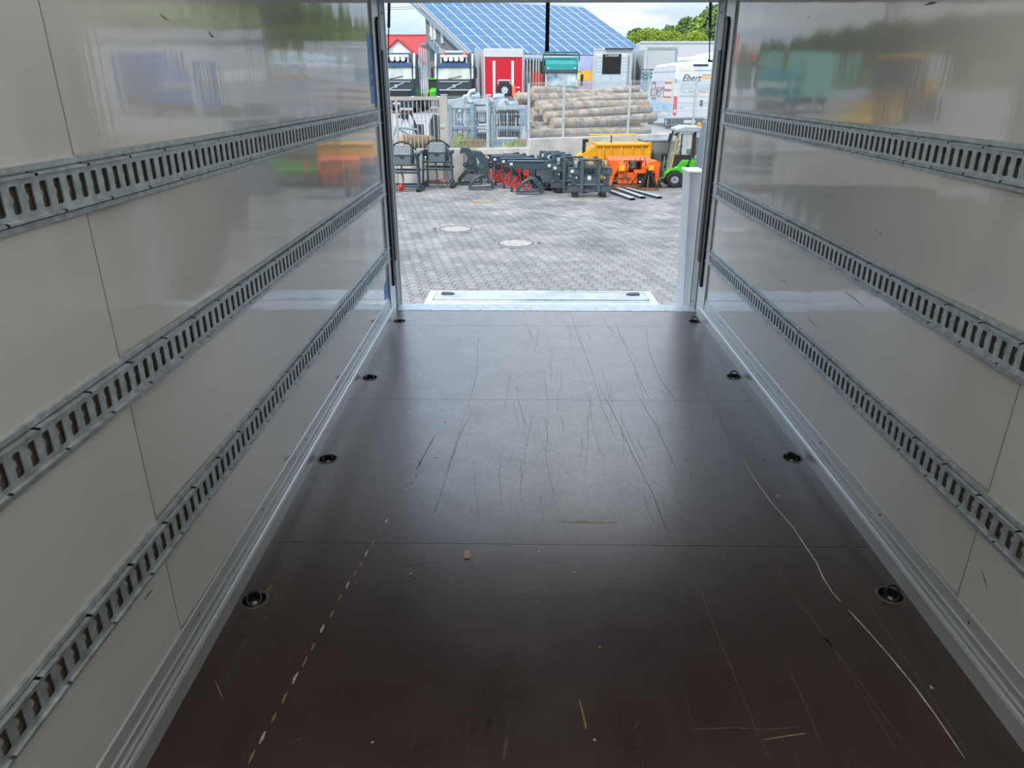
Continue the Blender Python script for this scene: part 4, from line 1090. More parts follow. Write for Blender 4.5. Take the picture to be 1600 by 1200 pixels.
# ================================================================== the upper yard
# ---- log pile
M_bark = mat('peeled_bark', (.20, .145, .10), .85, 0, .35, 5, .4, 25, stretch=(1, 1, .4), col2=(.44, .36, .28))
M_bark2 = mat('grey_bark', (.25, .20, .16), .9, 0, .35, 5, .4, 25, col2=(.40, .34, .28))
M_end = mat('log_end', (.42, .30, .18), .8, 0, .15, 14)
def line_pt(px, off):
    d = ray(px, 180); n = Vector((-WD.y, WD.x, 0)); A = P1 + n * off
    k = (A.x * WD.y - A.y * WD.x) / (d.x * WD.y - d.y * WD.x)
    return Vector((d.x * k, d.y * k, 0))
def log(l, r, rad, off, label, mm, sag=0.0, group='logs stacked behind the fence'):
    a, b = line_pt(l[0], off), line_pt(r[0], off)
    a.z, b.z = at_y(l[0], l[1], a.y).z, at_y(r[0], r[1], b.y).z
    L = (b - a).length; n = 10; N = 14
    t = thing('log', label, 'log', a, 0, group)
    d = (b - a).normalized(); s = Vector((0, 0, 1)).cross(d).normalized(); u = d.cross(s)
    vs = []; ph = random.uniform(0, 6)
    for i in range(n + 1):
        f = i / n; r_ = rad * (1.06 - .16 * f)
        c = (b - a) * f + u * (.03 * math.sin(PI * f * 1.3 + ph) + sag * math.sin(PI * f))
        vs += [c + (s * math.cos(q) + u * math.sin(q)) * r_ * (1 + .05 * math.sin(3 * q + ph + f * 4)) for q in [2 * PI * k / N for k in range(N)]]
    fs = [(i * N + k, i * N + (k + 1) % N, (i + 1) * N + (k + 1) % N, (i + 1) * N + k) for i in range(n) for k in range(N)]
    part('trunk', MB().add(vs, fs), mm, t, smooth=True)
    part('cut_end', MB().add(vs[:N], [tuple(range(N))]), M_end, t)
    part('cut_end', MB().add(vs[-N:], [tuple(range(N))]), M_end, t)
    for k in range(3):
        f = random.uniform(.1, .9); c = (b - a) * f
        part('branch_stub', MB().cyl(c, c + (u * .7 - s * .7) * (rad * 1.08), .03, .022, 7), M_bark2, t)
LOGS = [((812, 212), (1016, 203), .15, 1.0, 'thick dark log lying lowest in the pile', M_bark2),
        ((834, 205), (1000, 200), .14, 1.35, 'dark log low in the pile, half hidden behind the lowest log', M_bark2),
        ((862, 194), (1024, 183), .165, 1.15, 'thickest pale log reaching farthest right in the pile', M_bark),
        ((829, 196), (930, 192), .13, 1.75, 'short grey log end low at the left of the pile', M_bark2),
        ((852, 181), (1016, 171), .15, 1.35, 'pale log just above the thickest log of the pile', M_bark),
        ((831, 181), (900, 178), .14, 2.0, 'grey log end at mid height at the left of the pile', M_bark2),
        ((845, 171), (1010, 160), .14, 1.6, 'pale log at mid height of the pile', M_bark),
        ((838, 163), (1007, 152), .14, 1.9, 'long pale log third from the top of the pile', M_bark),
        ((806, 154), (1004, 149), .14, 2.2, 'long pale log reaching farthest left in the pile', M_bark),
        ((832, 139), (906, 146), .12, 2.25, 'thin yellowish log lying on top at the left of the pile', M_bark),
        ((896, 146.5), (995, 140), .13, 2.35, 'pale log lying on top at the right of the pile', M_bark),
        ((836, 148), (1000, 144), .13, 2.7, 'log at the back of the pile below the two top logs', M_bark)]
for l, r, rad, off, lab, mm in LOGS: log(l, r, rad, off, lab, mm)
for k, (off, z) in enumerate(((1.55, UZ + .15), (1.9, UZ + .15), (2.25, UZ + .15), (2.6, UZ + .15), (1.9, UZ + .43), (2.3, UZ + .43), (2.6, UZ + .43), (2.3, UZ + .72), (2.6, UZ + .72), (2.6, UZ + 1.0))):
    a, b = line_pt(832 + 5 * (k % 3), off), line_pt(1000 + 6 * (k % 2), off)
    pa, pb = proj((a.x, a.y, z)), proj((b.x, b.y, z))
    log((pa[0], pa[1]), (pb[0], pb[1]), .128, off, 'log in the hidden inside of the pile', M_bark2, group='inner logs of the pile')
for k, (px, off) in enumerate(((905, .75), (985, .75))):
    c = line_pt(px, off); n = Vector((-WD.y, WD.x, 0))
    t = thing('bearer_block', ('squared timber block under the middle of the log pile', 'squared timber block under the right end of the log pile')[k], 'timber block', (c.x, c.y, UZ), math.atan2(WD.y, WD.x))
    part('block', MB().box(-.55, .55, -.12, .15, 0, .26), M_bark2, t, bevel=.02)
    part('cut_face', MB().box(-.553, -.55, -.11, .14, .01, .25), M_end, t)

# ---- traffic cone
q = at_y(819, 222, 22.5)
t = thing('traffic_cone', 'faded white and red traffic cone on the wall by the fence', 'traffic cone', (q.x, 22.78, UZ))
part('base', MB().box(-.2, .2, -.2, .2, 0, .05), M_label, t, bevel=.01)
for z0, z1, m in ((.05, .22, M_white), (.22, .34, mat('cone_red', (.62, .20, .15), .6, 0, .1, 9)), (.34, .48, M_white), (.48, .70, M_white)):
    rr = lambda z: .155 - .20 * (z - .05)
    part('cone_band', MB().lathe([(rr(z0), z0), (rr(z1), z1)], n=16), m, t, smooth=True)

# ---- weeds at the foot of the fence
M_weed = mat('weed_green', (.20, .32, .05), .7, 0, .3, 6, col2=(.42, .46, .10))
M_dry = mat('weed_dry', (.42, .30, .13), .8, 0, .3, 6)
def weed(px, py, h, n, m, label):
    p = at_y(px, py, 22.6); z = UZ
    mb = MB()
    for k in range(n):
        a = random.uniform(0, 2 * PI); sp = random.uniform(.1, .5) * h; hh = h * random.uniform(.5, 1); r0 = random.uniform(0, .32)
        b_ = random.uniform(0, 2 * PI); x0, y0 = r0 * math.cos(b_), r0 * math.sin(b_) * .3; x1, y1 = x0 + sp * math.cos(a), y0 + sp * math.sin(a) * .4; w = .011
        mb.add([(x0 - w, y0, 0), (x0 + w, y0, 0), ((x0 + x1) / 2 + w, (y0 + y1) / 2, hh * .65), (x1, y1, hh), ((x0 + x1) / 2 - w, (y0 + y1) / 2, hh * .65)], [(0, 1, 2, 3, 4)])
    part('weed_tuft', mb, m, loc=(p.x, 22.6, z), label=label, cat='weeds', kind='stuff')
weed(722, 225, .62, 90, M_weed, 'green weeds behind the wire fence beside the gate post')
weed(738, 226, .46, 80, M_dry, 'dry brown weeds behind the fence before the galvanised racks')
weed(748, 226, .36, 60, M_dry, 'low straw coloured weeds on the wall before the racks')
weed(805, 226, .42, 80, M_weed, 'bright green weeds left of the traffic cone')
weed(797, 227, .32, 40, mat('weed_yellow', (.62, .62, .16), .7, 0, .2, 6), 'pale yellow weed tuft between the racks and the cone')

# ---- galvanised racks with machine parts
M_zinc = mat('zinc_blue', (.24, .34, .42), .42, .5, .2, 8)
M_zinc2 = mat('zinc_pale', (.42, .50, .55), .42, .4, .2, 8)
def rack(pxl, pxr, Y, top, label, fill):
    a, b = at_y(pxl, 200, Y).x, at_y(pxr, 200, Y).x; w = b - a
    t = thing('galvanised_rack', label, 'rack', (a, Y, UZ), 0, 'galvanised racks behind the fence')
    h = top
    for x in (0, w):
        for y in (0, .9):
            part('post', MB().box(x - .05, x + .05, y - .05, y + .05, 0, h), M_zinc, t, bevel=.004)
    for z in (.06, h * .5, h - .05):
        for y in (0, .9): part('cross_rail', MB().box(-.05, w + .05, y - .03, y + .03, z - .05, z + .05), M_zinc2 if z > 1 else M_zinc, t, bevel=.004)
        for x in (0, w): part('end_rail', MB().box(x - .03, x + .03, 0, .9, z - .04, z + .04), M_zinc, t, bevel=.004)
    part('floor_plate', MB().box(0, w, 0, .9, .08, .11), M_zinc, t)
    if fill == 'panels':
        n = 5
        for k in range(n):
            x = .05 + (w - .1) * k / n
            part('folded_panel', MB().prism([(x, .2), (x + w / n * .7, .22), (x + w / n * .78, h - .12), (x + .04, h - .06)], 'xz', .02 + .05 * (k % 3), .3 + .1 * (k % 2)), M_zinc if k % 3 else M_zinc2, t, bevel=.006)
        for z in (.5, .85, 1.1): part('slat', MB().box(w * .36, w * .5, -.02, .02, z, z + .05), M_label, t)
    elif fill == 'boxes':
        part('machine_block', MB().box(.08, w - .08, .15, .7, .12, .48), M_slate, t, bevel=.02)
        part('machine_block', MB().box(.1, w - .1, .15, .7, .74, 1.1), M_slate2, t, bevel=.02)
        part('tray', MB().box(.0, w, -.04, .3, .60, .66), M_zinc2, t, bevel=.004)
        for k in range(4): part('pipe', MB().cyl((.14 + k * (w - .28) / 3, .1, .8), (.14 + k * (w - .28) / 3, .1, 1.08), .03, n=8), M_zinc2, t, smooth=True)
    else:
        part('engine_block', MB().box(.1, w * .78, .1, .7, .35, 1.12), mat('engine_dark', (.03, .04, .045), .5, .3, .3, 12), t, bevel=.04)
        part('side_sheet', MB().box(w * .80, w + .04, -.06, .5, .1, h - .05), M_zinc, t, bevel=.01)
        part('hose_loop', MB().tube([(w * .7 + .18 * math.cos(q_), .02, .72 + .26 * math.sin(q_)) for q_ in [2 * PI * k / 16 for k in range(16)]], .03, 7, True), M_black, t, smooth=True)
        for k in range(5): part('pipe', MB().tube([(.15 + .12 * k, .08, .4), (.18 + .12 * k, .0, .7), (.15 + .13 * k, .08, 1.05)], .022, 6), M_chain if k % 2 else M_zinc2, t, smooth=True)
        part('skid', MB().box(0, w, -.02, .1, .1, .3), M_zinc, t, bevel=.01)
rack(704, 738, 23.0, 1.30, 'tall galvanised rack of folded sheet panels beside the gate post', 'panels')
rack(742, 764, 23.1, 1.22, 'galvanised rack with stacked dark blocks behind the mesh fence', 'boxes')
rack(772, 822, 23.2, 1.25, 'galvanised skid holding a dark engine unit left of the logs', 'engine')
def loose(px, py, Y, kind, label, rz=0.3):
    p = at_y(px, py, Y)
    t = thing('machine_part', label, 'machine part', (p.x, Y, p.z), rz, 'loose galvanised parts on the racks')
    if kind == 0:
        part('arm', MB().prism([(-.35, 0), (.30, .0), (.42, .10), (.30, .20), (-.1, .14), (-.35, .12)], 'xz', -.06, .06), M_zinc2, t, bevel=.01)
        part('lug', MB().cyl((.3, -.1, .1), (.3, .1, .1), .06, n=10), M_zinc, t)
    elif kind == 1:
        part('elbow', MB().tube([(-.1, 0, .0), (-.1, 0, .16), (-.02, 0, .28), (.12, 0, .30)], .06, 9), M_white, t, smooth=True)
        part('flange', MB().lathe([(.02, 0), (.10, 0), (.10, .03), (.02, .03)], (-.1, 0, 0), 12), M_zinc2, t)
    elif kind == 2:
        part('motor', MB().lathe([(.02, -.16), (.12, -.16), (.14, 0), (.12, .16), (.02, .16)], (0, 0, .13), 14, 'x'), M_zinc, t, smooth=True)
        part('mount', MB().box(-.16, .16, -.12, .12, 0, .05), M_zinc2, t)
    else:
        part('bracket', MB().prism([(-.2, 0), (.2, 0), (.2, .05), (.05, .22), (-.05, .22), (-.2, .05)], 'xz', -.1, .1), M_label, t, bevel=.008)
        part('pin', MB().cyl((0, -.14, .14), (0, .14, .14), .03, n=8), M_zinc, t)
loose(712, 163, 23.3, 0, 'pale galvanised arm on top of the left rack', .2)
loose(728, 160, 23.4, 3, 'white bracket on top of the left rack', 0)
loose(737, 158, 23.5, 1, 'white pipe elbow above the gap between the left racks', 0)
loose(752, 163, 23.4, 0, 'pale galvanised arm on top of the block rack', -.4)
loose(742, 159, 23.6, 2, 'small round motor between the left racks', 0)
loose(775, 165, 23.5, 0, 'pale galvanised arm on the left of the engine skid', .3)
loose(780, 160, 23.7, 2, 'grey motor on top of the engine skid', 0)
loose(789, 166, 23.5, 3, 'white bracket on top of the engine skid', .2)
loose(800, 172, 23.4, 2, 'grey motor at the right on the engine skid', .5)

# ---- attachments and stumps behind the gate
q = at_y(634, 200, 23.5)
t = thing('blue_attachment', 'pale blue steel attachment frame behind the bar gate', 'attachment', (q.x, 23.5, UZ), .1)
part('lower_frame', MB().tube([(-.45, 0, .1), (.45, 0, .1), (.35, 0, .55), (-.3, 0, .62)], .04, 7, True), M_zinc, t, smooth=True)
for a, b in (((-.45, 0, .1), (0, .1, .95)), ((.45, 0, .1), (0, .1, .95)), ((-.3, 0, .62), (.4, .2, .2))): part('strut', MB().cyl(a, b, .03, n=7), M_zinc2, t)
part('head', MB().box(-.12, .12, 0, .2, .86, 1.02), M_slate, t, bevel=.01)
part('panel', MB().box(.2, .55, .2, .25, .3, .7), M_slate2, t, bevel=.01)
part('hose', MB().tube([(-.2, 0, .9), (-.05, -.1, 1.12), (.2, -.05, 1.0), (.3, 0, .7)], .03, 7), M_black, t, smooth=True)
q = at_y(680, 200, 24)
t = thing('slate_attachment', 'dark slate attachment with upright plates behind the gate post', 'attachment', (q.x, 24, UZ), 0)
part('plate', MB().prism([(-.2, 0), (.22, 0), (.3, .9), (-.05, 1.0), (-.2, .7)], 'xz', 0, .06), M_slate, t, bevel=.01)
part('side', MB().box(.1, .4, .06, .5, .5, .62), M_zinc2, t, bevel=.01)
part('foot', MB().box(-.24, .26, -.1, .4, 0, .1), M_slate, t, bevel=.01)
for k, (px, py, r) in enumerate(((645, 213, .24), (655, 216, .22), (634, 216, .16))):
    p = at_y(px, py, 22.6)
    t = thing('tree_stump', ('large bark-covered stump behind the gate', 'bark-covered stump right of the large stump', 'small stump left of the large stump')[k], 'stump', (p.x, 22.6 + .2 * k, UZ), 0)
    part('trunk', MB().cyl((-.3, 0, r), (.35, .25, r * .95), r, r * .9, 16), mat('stump_bark', (.16, .115, .07), .9, 0, .35, 8, .4, 25), t, smooth=True)
    part('cut_end', MB().cyl((-.305, -.004, r), (-.30, 0, r), r * .97, n=16), M_end, t)

# ---- vehicles
def wheels(t, xs, ys, r, w, z=None):
    for y in ys:
        for x in xs:
            o = part('wheel', MB().lathe([(r * .5, -w / 2), (r * .92, -w / 2), (r, -w * .3), (r, w * .3), (r * .92, w / 2), (r * .5, w / 2)], n=20, axis='x'), M_tire, t, smooth=True, loc=(x, y, z or r))
            part('hub', MB().lathe([(.02, -w * .4), (r * .5, -w * .45), (r * .55, 0), (r * .5, w * .45), (.02, w * .4)], n=14, axis='x'), M_zinc2, o, smooth=True)
M_navy2 = mat('navy_cab_paint', (.018, .035, .065), .28, .1, .1, 4)
M_cabdark = mat('cab_front_panel', (.035, .045, .055), .32, .2, .1, 4)
M_wind = mat('windscreen_glass', (.30, .36, .33), .06, .0, .35, .9, spec=.8, col2=(.55, .60, .52))
M_chrome = mat('chrome', (.75, .77, .78), .18, .9, .05, 9)
M_lamp = mat('lamp_lens', (.75, .75, .72), .2, .1, .05, 9)
M_orange_lens = mat('orange_lens', (.80, .16, .03), .3, 0, .05, 9)
def log_truck(px, Y, label, rz, lamps):
    x = at_y(px, 140, Y).x
    t = thing('timber_truck', label, 'truck', (x, Y, UZ), rz, 'dark timber trucks facing the fence')
    W = 1.24
    part('cab_shell', MB().prism([(0, .95), (-.06, 1.5), (.0, 2.2), (.18, 3.05), (.45, 3.75), (2.2, 3.75), (2.2, .95)], 'yz', -W, W), M_navy2, t, bevel=.06)
    for s in (-1, 1):
        part('pillar', MB().prism([(-.02, 2.15), (.17, 3.0), (.40, 3.72), (.62, 3.72), (.34, 3.0), (.16, 2.15)], 'yz', s * W - .07, s * W + .07), M_white, t, bevel=.02)
        m_ = part('mirror_arm', MB().beam((s * W, .1, 2.9), (s * (W + .25), -.02, 2.85), .04, .04), M_grille, t)
        part('mirror', MB().box(s * (W + .22) - .09, s * (W + .22) + .09, -.06, .06, 2.2, 2.85), M_grille, m_, bevel=.03)
        part('headlamp', MB().prism([(s * .70, .82), (s * 1.16, .82), (s * 1.2, 1.1), (s * .80, 1.0)], 'xz', -.10, -.02), M_lamp, t, bevel=.02)
        part('lamp_bracket', MB().box(s * .86 - .05, s * .86 + .05, .10, .24, 3.05, 3.5), M_white, t, bevel=.02)
    part('windscreen', MB().add([(-1.1, -.03, 2.13), (1.1, -.03, 2.13), (1.05, .15, 2.92), (-1.05, .15, 2.92)], [(0, 1, 2, 3)]), M_wind, t)
    part('wiper', MB().beam((-.4, -.05, 2.15), (.5, -.02, 2.32), .03, .03), M_grille, t)
    part('sun_visor', MB().prism([(.02, 2.88), (.10, 3.14), (.26, 3.20), (.22, 2.92)], 'yz', -1.12, 1.12), mat('visor_blue', (.012, .05, .13), .3, .1, .1, 4), t, bevel=.02)
    part('front_panel', MB().prism([(-.10, 1.42), (-.03, 2.10), (.05, 2.12), (.05, 1.42)], 'yz', -1.16, 1.16), M_cabdark, t, bevel=.03)
    part('trim_bar', MB().obox((0, -.105, 1.98), (2.0, .02, .05)), M_chrome, t)
    part('trim_bar', MB().obox((0, -.125, 1.46), (2.0, .02, .07)), M_chrome, t)
    part('diagonal_bar', MB().beam((-.5, -.12, 1.50), (.55, -.09, 1.92), .02, .06), M_chrome, t)
    part('emblem', MB().lathe([(.05, -.02), (.11, -.02), (.11, .02), (.05, .02)], (0, -.13, 1.70), 16, 'y'), M_chrome, t, smooth=True)
    part('grille', MB().box(-.8, .8, -.10, .0, .95, 1.36), M_grille, t, bevel=.02)
    for z in (1.02, 1.14, 1.26): part('grille_bar', MB().box(-.78, .78, -.12, -.09, z, z + .035), M_cabdark, t)
    part('bumper', MB().prism([(-.16, .35), (-.18, .78), (-.10, .95), (.1, .95), (.1, .35)], 'yz', -1.22, 1.22), M_navy2, t, bevel=.03)
    part('number_plate', MB().box(-.26, .26, -.19, -.17, .56, .68), M_label, t)
    part('chassis', MB().box(-.45, .45, 1.0, 6.2, .7, 1.0), M_black, t)
    lb = part('light_bar', MB().box(-.92, .92, .05, .20, 3.46, 3.62), M_white, t, bevel=.03)
    for k in range(4): part('spot_lamp', MB().lathe([(.001, -.05), (.14, -.05), (.15, .06), (.06, .1)], (-.54 + .36 * k, .04, 3.36), 14, 'y'), M_lamp, lb, smooth=True)
    if lamps:
        for s in (-1, 1): part('beacon', MB().lathe([(.10, 0), (.11, .1), (.09, .2), (.01, .24)], (s * .72, .16, 3.60), 12), M_orange_lens, lb, smooth=True)
        part('roof_hatch', MB().box(-.6, .6, .5, 1.5, 3.74, 3.9), M_white, t, bevel=.04)
    wheels(t, (-1.05, 1.05), (1.3, 4.2, 5.4), .52, .32)
    # bunk stakes behind the cab
    for y in (2.7, 3.7, 4.8, 5.9):
        part('bunk', MB().box(-1.25, 1.25, y - .08, y + .08, 1.0, 1.2), M_galv, t)
        for s in (-1, 1): part('stake', MB().beam((s * 1.20, y, 1.15), (s * 1.26, y, 4.15), .09, .12), M_zinc2, t, bevel=.01)
    return t
log_truck(619.5, 52, 'dark timber truck half hidden by the left rear post', -.02, False)
log_truck(710, 52.5, 'dark timber truck with orange beacons left of the red trailer', -.02, True)

# green machines standing between the trucks
def farm_tractor(px, Y, label, rz=0.0, sc=1.0):
    x = at_y(px, 140, Y).x
    t = thing('green_machine', label, 'tractor', (x, Y, UZ), rz, 'green farm machines between the trucks')
    t.scale = (sc, sc, sc)
    part('hood', MB().prism([(-1.2, 1.0), (-1.1, 1.75), (.2, 2.0), (.2, 1.0)], 'yz', -.45, .45), M_green, t, bevel=.08)
    part('cab', MB().prism([(.2, 1.1), (.3, 2.7), (1.6, 2.7), (1.7, 1.1)], 'yz', -.7, .7), M_grille, t, bevel=.06)
    part('roof', MB().box(-.75, .75, .2, 1.7, 2.7, 2.9), M_green, t, bevel=.05)
    for s in (-1, 1): part('fender', MB().prism([(.2, 1.5), (.5, 1.9), (1.5, 1.9), (1.9, 1.4), (1.8, 1.4), (1.4, 1.75), (.6, 1.75), (.3, 1.4)], 'yz', s * .95 - .25, s * .95 + .25), M_green, t, bevel=.03)
    wheels(t, (-.95, .95), (1.1,), .8, .5); wheels(t, (-.8, .8), (-.9,), .55, .38)
    part('loader_arm', MB().beam((-.7, .3, 1.7), (-.7, -1.6, 1.1), .15, .2), M_yel, t, bevel=.02)
    part('loader_arm', MB().beam((.7, .3, 1.7), (.7, -1.6, 1.1), .15, .2), M_yel, t, bevel=.02)
farm_tractor(680, 59.4, 'green tractor standing between the two dark timber trucks', 0, .78)
farm_tractor(745, 59.3, 'green tractor with yellow loader arms left of the red trailer', 0, .58)

# red trailer
M_redp = mat('red_trailer_paint', (.45, .005, .018), .35, 0, .08, 2)
M_side = mat('trailer_side_sheet', (.50, .44, .44), .4, .2, .12, 3)
q = at_y(787, 140, 50.5)
t = thing('red_trailer', 'red chipper trailer with white header and spare wheel on its rear', 'trailer', (q.x, 50.5, UZ), .13)
part('body', MB().box(-1.25, 1.25, .03, 4.8, .85, 3.85), M_side, t, bevel=.02)
part('rear_door', MB().box(-1.22, 1.22, -.02, .03, .92, 3.42), M_redp, t, bevel=.01)
part('header', MB().box(-1.28, 1.27, -.06, .10, 3.42, 3.92), M_white, t, bevel=.03)
for s in (-1, 1):
    part('edge_trim', MB().box(s * 1.24 - .03, s * 1.24 + .03, -.04, .05, .85, 3.42), mat('trim_pale', (.62, .40, .42), .4, 0, .08, 9) if s < 0 else M_white, t)
    part('tail_light', MB().box(s * 1.0 - .08, s * 1.0 + .08, -.10, -.02, .92, 1.02), M_red, t)
for x in (-.62, .58): part('door_bar', MB().box(x - .09, x + .09, -.06, -.02, .95 if x < 0 else 1.75, 3.2), mat('bar_pale', (.56, .55, .54), .5, .1, .06, 9), t, bevel=.01)
fr = part('wheel_frame', MB().box(-.36, .42, -.07, -.02, 2.02, 2.10), M_label, t)
for x in (-.36, .40): part('frame_side', MB().box(x - .025, x + .025, -.07, -.02, .95, 2.06), M_label, fr)
w = part('spare_wheel', MB().lathe([(.22, -.14), (.44, -.14), (.52, -.08), (.52, .08), (.44, .12), (.22, .12)], n=22, axis='y'), M_tire, t, smooth=True, loc=(.03, -.18, 1.48))
part('rim', MB().lathe([(.03, -.10), (.20, -.12), (.25, -.14), (.25, 0)], n=18, axis='y'), M_zinc2, w, smooth=True)
part('hub_cap', MB().lathe([(.001, -.16), (.07, -.15), (.08, -.1)], n=12, axis='y'), M_label, w, smooth=True)
part('canister', MB().lathe([(.13, 0), (.15, .1), (.15, .5), (.12, .62), (.01, .66)], (.63, -.18, 1.12), 14), mat('canister_orange', (.70, .14, .08), .4, 0, .1, 9), t, smooth=True)
for x, z in ((-.92, 1.18), (-.92, 1.02), (.95, 1.62), (.98, 1.36), (1.0, 1.22), (1.0, .98)): part('reflector', MB().box(x - .09, x + .09, -.05, -.02, z - .045, z + .045), M_label, t)
part('blue_tag', MB().box(.80, .95, -.05, -.03, 1.14, 1.30), M_blue, t)
part('under_run_bar', MB().box(-1.2, 1.2, -.05, .06, .48, .60), M_black, t)
part('mud_guard', MB().box(-1.22, -.95, .3, .36, .3, .88), M_red, t); part('mud_guard', MB().box(.95, 1.22, .3, .36, .3, .88), M_red, t)
wheels(t, (-1.0, 1.0), (1.6, 3.0), .45, .35)
part('chassis', MB().box(-.5, .5, .2, 4.7, .55, .88), M_black, t)

# red and white stake trailers on either side of the green truck
def stake_row(pxs, Y, ztop, label, cols):
    x0 = at_y(pxs[0], 140, Y).x; x1 = at_y(pxs[-1], 140, Y).x
    t = thing('stake_rack', label, 'stake rack', ((x0 + x1) / 2, Y, UZ), 0)
    part('base', MB().box(-(x1 - x0) / 2 - .08, (x1 - x0) / 2 + .08, -.2, 1.2, .7, 1.2), M_black, t, bevel=.03)
    part('axle', MB().cyl((-.2, .4, .45), (.2, .4, .45), .07, n=8), M_black, t)
    wheels(t, (-.2, .2), (.4,), .45, .16)
    for k, px in enumerate(pxs):
        x = at_y(px, 140, Y).x - (x0 + x1) / 2
        p_ = part('stake', MB().beam((x, 0, 1.1), (x, 0, 2.6), .13, .13), cols[k % len(cols)], t, bevel=.01)
        part('stake_tip', MB().beam((x, 0, 2.6), (x, 0, ztop), .10, .10), M_zinc2, p_, bevel=.01)
M_coral = mat('coral_paint', (.68, .16, .10), .5, 0, .1, 9)
stake_row((819, 823.5, 828), 56, 3.7, 'pale stake rack right of the red trailer', [M_zinc2])
stake_row((833, 837.5, 841.5, 845), 55, 3.75, 'coral and white stake rack left of the green truck', [M_coral])

# green truck
M_teal = mat('teal_cab_paint', (.0, .20, .20), .25, .1, .1, 4)
M_dgreen = mat('dark_green_paint', (.0, .13, .09), .35, .1, .1, 4)
q = at_y(877, 140, 54)
t = thing('green_truck', 'teal green truck with black roof rack facing the log pile', 'truck', (q.x, 54, UZ), 0)
W = 1.13
part('cab_shell', MB().prism([(0, .7), (-.03, 1.6), (.12, 2.45), (.30, 3.1), (.62, 3.55), (2.1, 3.6), (2.1, .7)], 'yz', -W, W), M_teal, t, bevel=.10)
part('windscreen', MB().add([(-1.0, -.02, 1.72), (1.0, -.02, 1.72), (.98, .13, 2.56), (-.98, .13, 2.56)], [(0, 1, 2, 3)]), mat('teal_windscreen', (.03, .20, .42), .06, 0, .6, 1.2, spec=.8, col2=(.55, .62, .62)), t)
part('sun_visor', MB().prism([(.02, 2.56), (.10, 2.74), (.22, 2.74), (.16, 2.56)], 'yz', -1.06, 1.06), M_grille, t, bevel=.02)
part('roof_window', MB().prism([(.56, 3.46), (.60, 3.50), (.66, 3.52), (.62, 3.48)], 'yz', -.4, .35), M_grille, t)
for s in (-1, 1):
    part('pillar', MB().prism([(-.03, 1.66), (.14, 2.5), (.26, 2.5), (.10, 1.66)], 'yz', s * 1.06 - .06, s * 1.06 + .06), M_white, t, bevel=.02)
    part('marker_lamp', MB().ball((s * .92, .16, 2.82), .06, n=8, m=5), M_lamp, t, smooth=True)
    m_ = part('mirror_arm', MB().tube([(s * 1.08, .1, 2.62), (s * 1.36, -.04, 2.58), (s * 1.40, -.06, 2.4)], .025, 6), M_grille, t, smooth=True)
    part('mirror', MB().box(s * 1.40 - .10, s * 1.40 + .10, -.12, .0, 1.72, 2.45), M_grille if s > 0 else mat('mirror_red', (.30, .04, .05), .4, 0, .1, 9), m_, bevel=.03)
    part('headlamp', MB().box(s * .92 - .16, s * .92 + .16, -.10, -.02, .62, .82), M_lamp, t, bevel=.02)
part('front_panel', MB().prism([(-.09, 1.0), (-.05, 1.64), (.02, 1.64), (.02, 1.0)], 'yz', -1.12, 1.12), M_dgreen, t, bevel=.03)
part('grille', MB().box(-.80, .80, -.12, -.04, .78, 1.34), M_grille, t, bevel=.03)
for z in (.86, .98, 1.10, 1.22): part('grille_bar', MB().box(-.78, .78, -.14, -.11, z, z + .03), M_chrome, t)
part('star_emblem', MB().lathe([(.10, -.02), (.13, -.02), (.13, .02), (.10, .02)], (0, -.16, 1.05), 18, 'y'), M_chrome, t, smooth=True)
for k in range(3):
    a = PI / 2 + k * 2 * PI / 3
    part('star_arm', MB().beam((0, -.16, 1.05), (.11 * math.cos(a), -.16, 1.05 + .11 * math.sin(a)), .03, .02), M_chrome, t)
part('bumper', MB().box(-1.16, 1.16, -.16, .1, .35, .76), M_dgreen, t, bevel=.04)
part('bumper_corner', MB().box(.88, 1.2, -.2, .05, .4, .8), M_dgreen, t, bevel=.04)
rk = part('roof_rack', MB().tube([(-1.26, .4, 2.0), (-1.26, .4, 3.72), (-1.18, .4, 3.84), (1.10, .4, 3.84), (1.2, .4, 3.74), (1.2, .4, 3.3)], .05, 7), M_dgreen, t, smooth=True)
part('rack_rail', MB().box(-1.2, 1.15, .38, .42, 3.62, 3.68), M_black, rk)
for x in (-.5, .25): part('rack_post', MB().box(x - .02, x + .02, .38, .42, 3.66, 3.84), M_black, rk)
part('exhaust_stack', MB().cyl((-1.32, 1.0, .9), (-1.32, 1.0, 3.3), .14, n=10), M_black, t, smooth=True)
part('side_tank', MB().box(-1.25, -1.02, .8, 1.5, 1.3, 3.0), mat('tank_red', (.34, .04, .05), .4, 0, .1, 9), t, bevel=.05)
part('chassis', MB().box(-.5, .5, .8, 7.0, .6, .9), M_black, t)
wheels(t, (-1.0, 1.0), (1.1, 5.0), .5, .3)

# painted curtain trailer behind, reefer, grey trailers
q = at_y(915, 140, 58)
t = thing('painted_trailer', 'colourful painted trailer between the green truck and the reefer', 'trailer', (q.x, 58, UZ), 0)
cols_ = [((.38, .40, .62), 2.75, 3.75), ((.75, .42, .06), 2.05, 2.75), ((.46, .42, .60), 1.85, 2.05), ((.52, .34, .46), 1.0, 1.85), ((.33, .28, .48), .7, 1.0)]
for k, (c, z0, z1) in enumerate(cols_): part('curtain_band', MB().box(-.75, .6, 0, 5, z0, z1), mat('curtain_%d' % k, c, .45, 0, .15, 1.5), t)
part('yellow_field', MB().box(-.73, -.25, -.01, .0, 2.1, 2.6), mat('curtain_yellow', (.80, .62, .10), .5, 0, .1, 3), t)
part('post', MB().box(.46, .6, -.03, .05, .7, 3.75), mat('curtain_tan', (.42, .38, .36), .5, 0, .1, 3), t)
part('under_frame', MB().box(-.6, .5, .2, 4.8, .4, .7), M_black, t)
